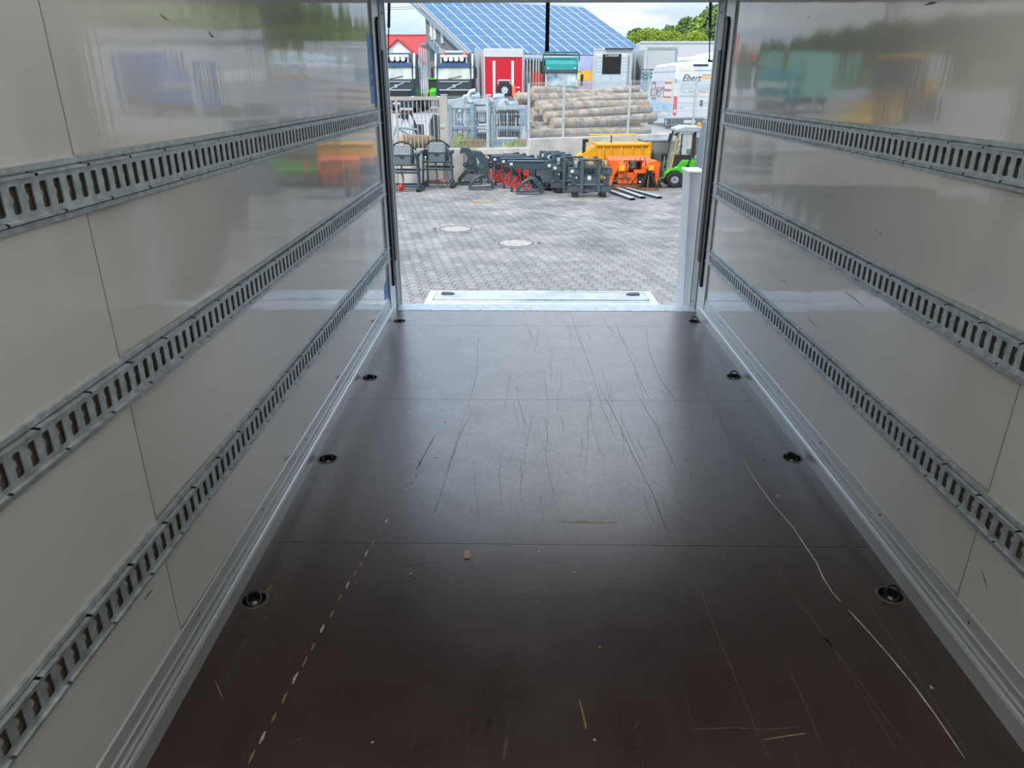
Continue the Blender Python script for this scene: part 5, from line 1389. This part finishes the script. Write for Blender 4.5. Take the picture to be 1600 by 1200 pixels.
wheels(t, (-.6, .3), (3.0, 4.2), .45, .3)

M_reef = mat('reefer_white', (.40, .43, .45), .4, 0, .05, 3)
M_reef2 = mat('reefer_unit', (.37, .43, .47), .4, .05, .05, 3)
q = at_y(954.5, 140, 50.5)
t = thing('reefer_trailer', 'white refrigerated trailer with black grille and lettering', 'trailer', (q.x, 50.5, UZ), -.17)
part('body', MB().box(-1.24, 1.24, .25, 5, .95, 3.85), M_reef, t, bevel=.04)
part('unit', MB().box(-1.06, 1.0, 0, .25, .98, 3.62), M_reef2, t, bevel=.06)
part('grille_window', MB().box(-.62, .56, -.02, .0, 2.46, 3.60), M_hole, t)
text_part('CARRIER', .18, M_label, t, (-.03, -.024, 3.50), sx=1.25)
part('grille_edge', MB().box(-.62, .56, -.03, -.0, 2.42, 2.46), M_black, t)
for k in range(5):
    part('louvre', MB().box(-1.02, -.66, -.02, .0, 2.55 + .2 * k, 2.72 + .2 * k), M_reef2, t, bevel=.01)
    part('louvre', MB().box(.60, .96, -.02, .0, 2.55 + .2 * k, 2.72 + .2 * k), M_reef, t, bevel=.01)
for a, b in ((-1.02, -.66), (-.63, -.06), (-.03, .56), (.6, .96)): part('lower_door', MB().box(a, b, -.02, .0, 1.05, 2.40), M_reef2 if a < 0 else M_reef, t, bevel=.01)
part('handle', MB().box(-.9, -.72, -.04, -.02, 2.36, 2.42), M_label, t); part('handle', MB().box(.66, .88, -.04, -.02, 2.36, 2.42), M_label, t)
part('service_box', MB().box(.62, .84, -.05, -.02, 1.10, 1.34), M_grille, t, bevel=.01)
part('service_label', MB().box(.62, .84, -.05, -.02, 1.44, 1.56), M_label, t)
part('small_print', MB().box(.22, .42, -.026, -.02, 1.36, 1.42), M_grille, t)
part('top_beam', MB().box(-.5, 1.3, .1, .22, 3.88, 3.95), M_black, t)
part('roof_edge', MB().box(-1.24, 1.28, .22, .4, 3.83, 3.92), M_reef, t, bevel=.02)
part('warning_sign', MB().prism([(1.02, 1.25), (1.22, 1.25), (1.24, 1.75), (1.16, 1.8)], 'xz', .235, .245), mat('sign_orange', (.75, .25, .10), .5, 0, .2, 9), t)
part('bottom_rail', MB().box(-1.2, 1.2, .02, .3, .72, .96), M_reef, t, bevel=.02)
part('coupling', MB().box(-.2, .1, -.05, .1, .8, .98), M_black, t)
part('landing_leg', MB().box(-.8, -.68, 1.6, 1.75, 0, .95), M_steel, t); part('landing_leg', MB().box(.68, .8, 1.6, 1.75, 0, .95), M_steel, t)
wheels(t, (-1.0, 1.0), (3.2, 4.4), .48, .35)

M_curt = mat('grey_curtain', (.36, .38, .37), .55, 0, .06, 2, stretch=(6, 6, .2))
q = at_y(1006, 140, 52)
t = thing('grey_curtain_trailer', 'grey box trailer behind the reefer with small green leaf logo', 'trailer', (q.x, 52, UZ), .02)
part('front_wall', MB().box(-.06, 2.0, -.0, .1, 1.0, 4.02), mat('front_wall_grey', (.38, .40, .39), .5, 0, .05, 3, stretch=(8, 1, .2)), t, bevel=.02)
part('side_curtain', MB().box(-.1, -.02, .1, 9, 1.0, 3.88), M_curt, t)
part('corner_post', MB().box(-.14, .08, -.05, .1, .6, 4.0), M_zinc2, t, bevel=.02)
part('top_rail', MB().box(-.1, 2.05, -.03, .08, 3.92, 4.06), mat('rail_grey', (.25, .27, .29), .5, .1, .1, 9), t)
part('right_post', MB().box(1.93, 2.08, -.05, .1, .9, 4.0), M_zinc, t, bevel=.02)
part('roof', MB().box(-.1, 2.0, .1, 9, 3.86, 3.92), M_side, t)
part('right_curtain', MB().box(1.96, 2.02, .1, 9, 1.0, 3.88), M_curt, t)
part('leaf_logo', MB().prism([(.30, 2.2), (.38, 2.45), (.36, 2.85), (.27, 2.6)], 'xz', -.012, -.002), mat('leaf_green', (.22, .34, .24), .6, 0, .1, 9), t)
text_part('CARE', .40, mat('pale_print', (.34, .36, .34), .6, 0, .1, 9), t, (.92, -.008, 2.42), sx=1.0)
part('under_frame', MB().box(.2, 1.7, .1, 8.5, .6, 1.0), M_black, t)
wheels(t, (.3, 1.6), (6.0, 7.2), .48, .35)
# tube rack in front of it
q = at_y(1003, 150, 45)
t = thing('tube_rack', 'grey tube rack beside the white van, before the grey trailer', 'rack', (q.x, 45, UZ), 0)
for x in (-.05, .45, 1.3): part('upright', MB().box(x - .04, x + .04, 0, .08, 0, 2.62), M_zinc, t)
for z in (2.2, 2.4, 2.6): part('tube', MB().box(-.1, 1.7, .0, .06, z - .03, z + .03), M_chain if z == 2.6 else M_zinc, t)
part('sheet', MB().box(-.12, .32, .1, .16, .1, 2.5), M_zinc, t)
part('base', MB().box(-.2, 1.5, -.1, .5, 0, .1), M_zinc, t)
# white trailers and cab further back
q = at_y(1050, 100, 63)
t = thing('white_long_trailer', 'long white trailer roof showing above the van', 'trailer', (q.x, 63, UZ), .0)
part('box', MB().box(-2.6, 3.6, 0, 2.5, 1.1, 4.9), M_white, t, bevel=.05)
part('roof_edge', MB().box(-2.65, 3.65, -.05, .1, 4.78, 4.95), M_reef, t, bevel=.02)
part('under_frame', MB().box(-2.5, 3.5, .2, 2.3, .6, 1.1), M_black, t)
wheels(t, (-1.5, 2.4), (.4, 2.0), .5, .35)
q = at_y(1067, 110, 56)
t = thing('white_truck_cab', 'white truck cab with black mirror behind the van roof', 'truck', (q.x, 56, UZ), 0)
part('cab_shell', MB().prism([(0, .7), (0, 2.0), (.25, 3.0), (.7, 3.6), (2.2, 3.65), (2.2, .7)], 'yz', -.9, 1.3), M_white, t, bevel=.08)
part('windscreen', MB().add([(-.8, -.01, 1.95), (1.2, -.01, 1.95), (1.15, .24, 2.85), (-.75, .24, 2.85)], [(0, 1, 2, 3)]), M_wind, t)
part('bar', MB().box(-.9, 1.3, -.1, .0, 1.86, 2.0), M_grille, t)
m_ = part('mirror_arm', MB().tube([(-.9, 0, 2.05), (-1.15, -.1, 2.15), (-1.3, -.1, 2.6)], .04, 6), M_grille, t, smooth=True)
part('mirror', MB().box(-1.36, -.98, -.16, 0, 2.75, 3.4), mat('mirror_blue_grey', (.20, .26, .34), .4, 0, .1, 9), m_, bevel=.08)
part('bumper', MB().box(-.95, 1.35, -.12, .1, .35, .8), M_white, t, bevel=.04)
wheels(t, (-.75, 1.1), (1.1,), .5, .3)
q = at_y(1102, 110, 50)
t = thing('white_box_body', 'pale blue white box body behind the van, next to the right post', 'box body', (q.x, 50, UZ), 0)
part('box', MB().prism([(-.85, .9), (2.0, .9), (2.0, 3.7), (1.0, 3.8), (-.85, 3.35)], 'xz', 0, 5), mat('box_pale_blue', (.58, .68, .76), .45, 0, .05, 3), t, bevel=.03)
part('leaf_mark', MB().box(-.12, .04, -.012, 0, 1.9, 2.2), M_zinc, t)
part('under_frame', MB().box(-.7, 1.8, .2, 4.8, .5, .9), M_black, t)
wheels(t, (-.5, 1.6), (1.0, 3.8), .45, .3)

# ---- white lettered van
M_van = mat('van_white', (.52, .56, .60), .32, 0, .03, 2)
M_vblue = mat('van_blue_film', (.30, .50, .68), .4, 0, .05, 2)
M_ink = mat('ink_dark', (.02, .025, .05), .5, 0, .05, 9)
M_pur = mat('ink_purple', (.22, .07, .13), .5, 0, .1, 9)
M_brown = mat('ink_brown', (.30, .12, .06), .5, 0, .1, 9)
M_peach = mat('film_peach', (.82, .52, .30), .5, 0, .06, 9)
M_ink2 = mat('ink_grey', (.30, .34, .42), .5, 0, .1, 9)
q = at_y(1053, 150, 33)
t = thing('lettered_van', 'white delivery van with coloured lettering parked behind the fence', 'van', (q.x, 33, UZ), .05)
VW = 2.05
part('body', MB().prism([(0, .42), (0, 2.52), (.12, 2.70), (4.0, 2.66), (4.5, 2.45), (5.05, 1.75), (5.75, 1.5), (5.9, .9), (5.9, .42)], 'yz', 0, VW), M_van, t, bevel=.10)
part('blue_film', MB().prism([(.35, .45), (.28, 1.05), (4.4, 1.15), (4.9, .45)], 'yz', -.006, .002), M_vblue, t)
part('bumper', MB().box(-.02, VW + .02, -.12, .12, .18, .48), M_grille, t, bevel=.04)
part('number_plate', MB().box(.48, 1.0, -.135, -.12, .30, .42), M_label, t)
part('door_gap', MB().box(1.015, 1.03, -.006, .001, .55, 2.5), M_ink2, t)
for z in (.98, 1.12): part('door_crease', MB().box(.16, VW - .1, -.004, .001, z, z + .012), M_ink2, t)
part('brake_light', MB().box(.72, 1.36, -.03, .05, 2.56, 2.62), M_grille, t, bevel=.01)
for x in (.0, VW - .0):
    s = -1 if x == 0 else 1
    part('tail_light', MB().prism([(x - s * .02, .62), (x - s * .15, .62), (x - s * .15, 1.28), (x - s * .10, 1.38), (x - s * .0, 1.36)], 'xz', -.035, .05), mat('tail_red', (.55, .02, .05), .25, 0, .1, 9), t, bevel=.01)
part('reverse_light', MB().box(.02, .15, -.04, -.03, .72, .84), M_label, t)
part('handle', MB().box(1.14, 1.26, -.04, .0, .98, 1.22), M_grille, t, bevel=.02)
for z in (.9, 1.95): part('hinge', MB().box(-.02, .06, -.03, .02, z, z + .10), M_zinc, t)
part('side_gap', MB().box(-.004, .002, 2.4, 2.415, .5, 2.3), M_ink2, t)
part('roof_gutter', MB().box(-.012, .02, .1, 4.2, 2.34, 2.37), M_zinc2, t)
wheels(t, (.14, VW - .14), (1.2, 4.9), .34, .24)
RZ = (PI / 2, 0, 0)
text_part('Ebert', .36, M_ink, t, (.28, -.008, 2.08), RZ, shear=.35, align='LEFT')
part('logo_box', MB().box(1.08, 1.66, -.008, -.001, 2.02, 2.18), M_peach, t)
part('logo_band', MB().box(1.12, 1.68, -.008, -.001, 2.19, 2.22), M_brown, t)
for k in range(6): part('logo_stroke', MB().obox((1.14 + .09 * k, -.010, 2.10), (.03, .004, .11), (0, .3, 0)), M_brown, t)
part('tag_line', MB().box(.22, .72, -.008, -.001, 2.36, 2.43), M_peach, t)
part('tag_line', MB().box(.80, 1.55, -.008, -.001, 2.36, 2.40), M_ink2, t)
for z, x1 in ((1.84, .86), (1.76, .80), (1.69, .84)):
    part('text_line', MB().box(.22, x1, -.008, -.001, z, z + .022), M_ink2, t); part('text_line', MB().box(1.06, 1.72, -.008, -.001, z - .03, z - .008), M_ink2, t)
text_part('Tel. 09662 9866-7', .17, M_ink2, t, (.24, -.008, 1.55), RZ, align='LEFT', shear=.15)
text_part('www.ebert', .16, M_ink2, t, (.24, -.008, 1.40), RZ, align='LEFT')
part('web_box', MB().box(1.06, 1.62, -.008, -.001, 1.36, 1.45), M_peach, t)
part('model_script', MB().box(.16, .46, -.008, -.001, .90, .93), M_ink2, t)
RS = (PI / 2, 0, -PI / 2)
text_part('Ebert', .95, M_pur, t, (-.010, 3.25, 1.58), RS, shear=.25, sx=1.45, align='CENTER')
part('side_logo', MB().prism([(.55, 1.18), (.35, 1.98), (1.75, 2.02), (1.95, 1.22)], 'yz', -.008, .0), M_peach, t)
for z in (1.86, 1.56, 1.28): part('side_logo_bar', MB().prism([(.55, z), (.53, z + .07), (1.75, z + .07), (1.77, z)], 'yz', -.014, -.008), M_pur if z > 1.4 else M_brown, t)
for z in (1.70, 1.42): part('side_logo_panel', MB().prism([(.60, z - .06), (.58, z + .08), (1.72, z + .08), (1.74, z - .06)], 'yz', -.014, -.008), mat('film_lilac', (.60, .60, .78), .5, 0, .1, 9), t)
text_part('WWW', .16, M_ink, t, (-.010, 3.9, 1.2), RS, sx=2.0)
text_part('TEBA', .24, M_ink2, t, (-.012, 1.5, .86), RS, sx=2.0)
part('side_text', MB().box(-.012, -.006, .8, 2.0, .58, .68), M_peach, t)
part('side_text', MB().box(-.012, -.006, 2.6, 3.4, .62, .68), M_ink2, t); part('side_text', MB().box(-.012, -.006, 2.5, 3.3, .80, .86), M_ink2, t)

# ================================================================== buildings and hills
AL = math.radians(30)
EA = at_y(735, 84, 60)                                  # near eave corner
bld = thing('solar_hall', 'large grey hall with a blue solar panel roof', 'building', (EA.x, 60, UZ), AL)
# local axes: x along the eave, y up the slope (back), z up; eave height EH
EH, RL, SL, RISE = EA.z - UZ, 17.6, 12.4, .43
M_brick = mat('grey_brick', (.145, .155, .165), .85, 0, .18, 6, .2, 30, stretch=(1, 1, 6))
M_roof = mat('roof_sheet', (.24, .25, .27), .6, .1, .1, 3)
M_pv = bpy.data.materials.new('solar_cells'); M_pv.use_nodes = True
_t = M_pv.node_tree; _b = _t.nodes['Principled BSDF']
_b.inputs['Roughness'].default_value = .4; _b.inputs['Specular IOR Level'].default_value = .4
_co = _t.nodes.new('ShaderNodeTexCoord')
_br = _t.nodes.new('ShaderNodeTexBrick'); _br.offset = 0; _br.inputs['Scale'].default_value = 1.0
_br.inputs['Brick Width'].default_value = .16; _br.inputs['Row Height'].default_value = .40; _br.inputs['Mortar Size'].default_value = .008
_br.inputs['Color1'].default_value = (.004, .062, .15, 1); _br.inputs['Color2'].default_value = (.006, .076, .18, 1); _br.inputs['Mortar'].default_value = (.06, .15, .29, 1)
_t.links.new(_co.outputs['Object'], _br.inputs['Vector']); _t.links.new(_br.outputs['Color'], _b.inputs['Base Color'])
M_pvf = mat('panel_frame', (.42, .50, .58), .5, .2, .05, 9)
RA = math.atan(RISE)
roof = part('roof', MB().box(-.14, RL + .14, -.5, SL, -.16, 0), M_roof, bld, loc=(0, 0, EH), rot=(RA, 0, 0))
PWD, PHT = 1.02, 1.62
pv = MB().box(0.02, PWD - .02, 0.02, PHT - .02, .05, .085).mesh('solar_panel', M_pv)
fr = MB()
for a in ((0, .045, 0, PHT), (PWD - .045, PWD, 0, PHT), (0, PWD, 0, .02), (0, PWD, PHT - .02, PHT)): fr.box(a[0], a[1], a[2], a[3], .04, .092)
frm = fr.mesh('panel_frame', M_pvf)
for i in range(17):
    for j in range(7):
        o = link('solar_panel', pv, bld, (0.1 + i * 1.025, (0.15 + j * 1.64) * math.cos(RA) - .05 * math.sin(RA), EH + (0.15 + j * 1.64) * math.sin(RA)), (RA, 0, 0))
        link('panel_frame', frm, o)
part('fascia', MB().box(-.55, RL + .5, -.62, -.5, EH - .40, EH - .10), M_white, bld, bevel=.02)
part('gutter', MB().cyl((-.55, -.66, EH - .25), (RL + .5, -.66, EH - .25), .09, n=10), M_zinc, bld, smooth=True)
part('verge_board', MB().beam((-.16, -.5, EH - .42), (-.16, SL * math.cos(RA), EH - .2 + SL * math.sin(RA) - .22), .08, .26), M_zinc, bld)
part('soffit', MB().beam((.16, -.3, EH - .38), (.16, 9.4, EH - .30 + 9.4 * RISE), .6, .06), mat('soffit_wood', (.36, .22, .13), .8, 0, .2, 5), bld)
gy = 9.5
part('gable_wall', MB().prism([(0.2, 0), (gy, 0), (gy, EH + gy * RISE - .30), (.2, EH - .32)], 'yz', .45, .75), M_brick, bld)
part('front_wall', MB().box(.6, RL, .3, .6, 0, EH - .3), mat('brown_cladding', (.16, .07, .05), .8, 0, .2, 4), bld)
part('rear_wall', MB().box(.6, RL, gy - .1, gy + .1, 0, EH + gy * RISE - .35), M_brick, bld)
part('right_wall', MB().prism([(0.2, 0), (gy, 0), (gy, EH + gy * RISE - .30), (.2, EH - .32)], 'yz', RL - .6, RL - .3), M_brick, bld)
for y in (7.2, 7.9):
    w = part('window', MB().box(.36, .46, y, y + .55, 5.25, 6.6), M_white, bld)
    part('pane', MB().box(.34, .37, y + .06, y + .25, 5.3, 6.5), mat('warm_pane', (.75, .70, .55), .2, 0, .1, 9), w)
    part('pane', MB().box(.34, .37, y + .30, y + .49, 5.3, 6.5), M_lamp, w)
part('downpipe_panel', MB().box(.34, .46, 5.7, 6.2, 4.9, 6.2), M_white, bld)
st = part('stair_ramp', MB().beam((.1, 7.2, 5.0), (.1, 3.4, 3.0), .9, .16), M_zinc, bld)
for dx in (-.42, .42): part('stair_rail', MB().beam((.1 + dx, 7.2, 5.7), (.1 + dx, 3.4, 3.7), .06, .06), M_zinc2, st)
for k in range(6): part('rail_post', MB().box(-.34, -.28, 3.5 + .65 * k, 3.56 + .65 * k, 3.1 + .342 * k, 3.75 + .342 * k), M_zinc2, st)
part('landing', MB().box(-.6, .5, 7.2, 8.6, 4.85, 5.0), M_zinc, bld)
for k in range(4): part('landing_bracket', MB().beam((-.5, 7.3 + .4 * k, 4.8), (.45, 7.3 + .4 * k, 4.4), .05, .05), M_zinc2, bld)

# red roofed house at the left
q = at_y(628, 110, 95)
hs = thing('red_roof_house', 'white house with red tiled roof and small gable at left', 'house', (q.x, 95, UZ), 0)
M_tile = mat('red_tiles', (.34, .03, .03), .7, 0, .15, 8, .3, 30)
M_render = mat('white_render', (.6, .61, .62), .8, 0, .05, 2)
part('wall', MB().box(-7.5, 7.5, 0, 7, 0, 4.4), M_render, hs)
rf = part('roof', MB().prism([(-.5, 4.2), (3.5, 7.35), (7.5, 4.2), (7.2, 4.0), (3.5, 6.9), (-.2, 4.0)], 'yz', -8, 8), M_tile, hs)
part('ridge_cap', MB().cyl((-8, 3.5, 7.35), (8, 3.5, 7.35), .12, n=8), M_tile, rf)
gx = at_y(626, 110, 95).x - q.x
part('gable_front', MB().prism([(gx - 2.6, 3.6), (gx + 2.6, 3.6), (gx + 2.6, 4.5), (gx, 6.55), (gx - 2.6, 4.5)], 'xz', -.9, -.6), M_render, hs)
part('gable_roof', MB().prism([(gx - 2.8, 4.50), (gx, 6.80), (gx + 2.8, 4.50), (gx + 2.8, 4.34), (gx, 6.60), (gx - 2.8, 4.34)], 'xz', -1.1, 3.4), M_tile, hs)
for x in (-1.5, .0): 
    w = part('window', MB().box(gx + x - .22, gx + x + .22, -1.0, -.88, 4.15, 4.75), M_grille, hs)
    part('pane', MB().box(gx + x - .17, gx + x + .17, -1.02, -1.0, 4.2, 4.7), mat('dark_pane', (.02, .03, .04), .1, 0, .1, 9), w)
# utility pole with two wires to the hall
pq = at_y(596, 4, 80)
t = thing('utility_pole', 'thin utility pole with crossbar at the left edge of the opening', 'utility pole', (pq.x, 80, UZ), 0)
part('pole', MB().cyl((0, 0, 0), (0, 0, pq.z - UZ + .8), .14, .10, 10), mat('pole_grey', (.35, .36, .36), .7, .1, .1, 4), t, smooth=True)
part('crossbar', MB().box(-1.3, 1.45, -.06, .06, pq.z - UZ + .02, pq.z - UZ + .14), M_zinc, t)
for x in (-1.2, 0.9, 1.3): part('insulator', MB().lathe([(.05, 0), (.07, .08), (.03, .16)], (x, 0, pq.z - UZ + .14), 8), M_zinc2, t)
a0, a1 = at_y(596, 12, 80), at_y(662, 8.5, 70)
for k, (dy, lb) in enumerate(((0, 'upper overhead wire between pole and hall'), (3.2, 'lower overhead wire between pole and hall'))):
    A, B = at_y(594, 10.5 + dy, 80), at_y(664, 7.5 + dy, 69.5)
    part('overhead_wire', MB().tube([A.lerp(B, i / 10) - Vector((0, 0, .12 * math.sin(PI * i / 10))) for i in range(11)], .018, 5), M_black, label=lb, cat='wire')

# ---- hills and woods
def foliage(mb, c, r, n, size, flat=.8):
    for _ in range(n):
        a, b = random.uniform(0, 2 * PI), math.acos(random.uniform(-.5, 1))
        k = random.uniform(.6, 1.0)
        p = (c[0] + r[0] * k * math.sin(b) * math.cos(a), c[1] + r[1] * k * math.sin(b) * math.sin(a), c[2] + r[2] * k * math.cos(b))
        s = size * random.uniform(.6, 1.3)
        R = Euler((random.uniform(0, 3), random.uniform(0, 3), random.uniform(0, 3))).to_matrix()
        vs = [Vector(p) + R @ Vector(v) * s for v in ((1, 0, 0), (-1, 0, 0), (0, 1, 0), (0, -1, 0), (0, 0, flat), (0, 0, -flat))]
        mb.add(vs, [(0, 2, 4), (2, 1, 4), (1, 3, 4), (3, 0, 4), (2, 0, 5), (1, 2, 5), (3, 1, 5), (0, 3, 5)])
M_forest = mat('forest_green', (.04, .085, .022), .9, 0, .4, .06, col2=(.11, .185, .04), island=True)
M_lime = mat('lime_foliage', (.13, .21, .012), .85, 0, .3, .5, col2=(.26, .34, .025), island=True)
M_olive = mat('autumn_foliage', (.26, .22, .05), .9, 0, .4, .06, col2=(.36, .22, .07), island=True)
M_hill = mat('hill_ground', (.12, .18, .05), .95, 0, .3, .05)
def hill(name, label, ridge, mm, fol, ntree, seed):
    random.seed(seed)
    # ridge: list of (x, y, h); the flank drops towards the yard and behind
    n = len(ridge); rows = (-1.0, -.55, -.2, 0, .4, 1.0); hf = (0, .45, .86, 1, .7, 0)
    vs = []
    for i, (x, y, h) in enumerate(ridge):
        a = Vector(ridge[max(i - 1, 0)][:2]); b = Vector(ridge[min(i + 1, n - 1)][:2]); d = (b - a).normalized()
        o = Vector((d.y, -d.x))
        if o.dot(Vector((x, y))) > 0: o = -o
        for r, f in zip(rows, hf): vs.append((x - o.x * r * h * 2.2, y - o.y * r * h * 2.2, UZ - 1 + h * f))
    m = len(rows)
    hl = part(name, MB().add(vs, [(i * m + k, i * m + k + 1, (i + 1) * m + k + 1, (i + 1) * m + k) for i in range(n - 1) for k in range(m - 1)]), mm, smooth=True, kind='structure')
    fo = MB(); fo2 = MB()
    for _ in range(ntree):
        i = random.randrange(n - 1); u = random.random(); k = random.choice((0, 1, 1, 2, 2, 2, 2, 3)); v = random.random()
        p = [Vector(vs[j]) for j in (i * m + k, i * m + k + 1, (i + 1) * m + k, (i + 1) * m + k + 1)]
        c = p[0].lerp(p[1], v).lerp(p[2].lerp(p[3], v), u)
        s = random.uniform(2.2, 4.0) * math.hypot(c.x, c.y) / 330
        foliage(fo2 if random.random() < .10 else fo, (c.x, c.y, c.z + s * .9), (s, s, s * 1.25), 34, s * .27)
    for f, mt, nm in ((fo, fol, label), (fo2, M_lime if fol is M_forest else M_forest, label.replace('woods', 'brighter trees'))):
        me = bpy.data.meshes.new('forest'); me.from_pydata(f.v, [], f.f); me.materials.append(mt)
        link('forest', me, kind='stuff', label=nm, cat='forest')
X = lambda px, Y: (px - 818) * .000823 * Y
hill('hill_right', 'dense green woods on the hill behind the white trailers', [(X(960, 330), 330, 8), (X(990, 335), 335, 11), (X(1030, 340), 340, 15.5), (X(1070, 340), 340, 20.5), (X(1110, 335), 335, 25), (X(1180, 330), 330, 32), (X(1280, 300), 300, 36), (180, 260, 38), (215, 190, 32), (230, 110, 26), (235, 20, 22)], M_hill, M_forest, 1250, 3)
hill('hill_left', 'dull green woods on the hill beyond the left side of the yard', [(-78, 290, 8), (-110, 270, 15), (-150, 230, 18), (-180, 170, 17), (-195, 100, 15), (-200, 10, 14)], M_hill, M_forest, 550, 4)
random.seed(11)
def tree(px, py, Y, r, label, m):
    p = at_y(px, py, Y)
    t = thing('tree', label, 'tree', (p.x, Y, UZ), 0, 'single trees before the hill')
    part('trunk', MB().cyl((0, 0, 0), (0, 0, p.z - UZ), r[0] * .08, r[0] * .05, 8), M_bark2, t)
    f = MB(); foliage(f, (0, 0, p.z - UZ), r, 900, r[2] * .10)
    part('crown', f, m, t)
tree(1012, 64, 150, (4.2, 3, 2.2), 'broad lime green tree top above the grey trailer', M_lime)
tree(1043, 64, 185, (4.0, 3, 2.3), 'lime green tree top right of the broad lime tree', M_lime)
tree(1083, 62, 170, (1.8, 1.8, 1.6), 'small lime green tree left of the right gas strut', M_lime)
tree(1095, 63, 175, (1.6, 1.6, 1.5), 'small lime green tree beside the right gas strut', M_lime)
tree(996, 64, 200, (3.2, 3, 3.0), 'dark green tree at the end of the solar roof', M_forest)

# ---- vehicles outside the direct view, mirrored in the glossy walls
def box_truck(x, y, rz, label, cab, box, L=6.5):
    t = thing('box_truck', label, 'truck', (x, y, UZ), rz, 'trucks mirrored in the side walls')
    part('cab', MB().prism([(0, .6), (0, 1.6), (.35, 2.6), (1.9, 2.65), (1.9, .6)], 'yz', -1.15, 1.15), cab, t, bevel=.08)
    part('windscreen', MB().add([(-1.0, -.01, 1.6), (1.0, -.01, 1.6), (.95, .33, 2.5), (-.95, .33, 2.5)], [(0, 1, 2, 3)]), M_wind, t)
    part('box', MB().box(-1.25, 1.25, 2.05, 2.05 + L, 1.0, 3.7), box, t, bevel=.03)
    part('chassis', MB().box(-.5, .5, .5, 2 + L, .6, 1.0), M_black, t)
    part('bumper', MB().box(-1.15, 1.15, -.1, .1, .35, .65), M_grille, t, bevel=.03)
    wheels(t, (-1.0, 1.0), (.9, L - .2), .48, .3)
M_bluep = mat('blue_truck_paint', (.05, .17, .48), .4, 0, .06, 3)
box_truck(20.5, 47, -.9, 'blue box truck mirrored in the left wall', M_bluep, M_bluep)
box_truck(15.5, 47, -.35, 'white box truck mirrored bright in the left wall', M_white, M_white)
box_truck(26, 44, -1.1, 'grey box truck mirrored at the near end of the left wall', M_white, M_side, 8)
box_truck(-12.4, 48, .7, 'teal box truck mirrored in the right wall by the post', M_teal, mat('mint_box', (.18, .48, .38), .4, 0, .06, 3))
box_truck(-23, 55, .8, 'blue and white box truck mirrored in the right wall', M_bluep, M_white)
t = thing('wheel_loader', 'yellow wheel loader mirrored in the right wall', 'loader', (-15.5, 38, UZ), -.5)
part('body', MB().prism([(-2.4, .7), (-2.4, 1.9), (-.6, 2.1), (-.6, .7)], 'xz', -.7, .7), M_yel, t, bevel=.08)
part('cab', MB().prism([(-.6, 1.2), (-.5, 2.9), (.6, 2.9), (.8, 1.2)], 'xz', -.6, .6), M_grille, t, bevel=.05)
part('cab_roof', MB().box(-.65, .75, -.7, .7, 2.9, 3.1), M_yel, t, bevel=.04)
for s in (-1, 1): part('lift_arm', MB().beam((.5, s * .4, 1.6), (2.2, s * .4, .7), .15, .25), M_yel, t, bevel=.02)
part('bucket', MB().prism([(2.0, .15), (3.0, .1), (2.5, .5), (2.3, 1.1), (2.0, .9)], 'xz', -1.2, 1.2), M_yel2, t, bevel=.02)
for x in (-1.5, 1.2):
    for y in (-.85, .85): part('wheel', MB().lathe([(.3, -.25), (.62, -.25), (.7, -.15), (.7, .15), (.62, .25), (.3, .25)], n=18, axis='y'), M_tire, t, smooth=True, loc=(x, y, .7))

t = thing('pale_hall', 'long pale blue hall mirrored in the left wall', 'building', (21, 66, UZ), -.15)
part('wall', MB().box(0, 20, 0, 8, 0, 5.2), mat('pale_cladding', (.62, .70, .76), .6, 0, .05, 2, stretch=(4, 4, .2)), t)
part('roof', MB().prism([(-.4, 5.2), (4, 6.2), (8.4, 5.2)], 'yz', -.4, 20.4), M_roof, t)
for k in range(4):
    d_ = part('roller_door', MB().box(1.5 + 4.8 * k, 5.0 + 4.8 * k, -.06, .0, 0, 3.6), M_white if k % 2 else M_bluep, t)
    part('window_strip', MB().box(1.7 + 4.8 * k, 4.8 + 4.8 * k, -.08, -.06, 1.7, 2.1), M_grille, d_)
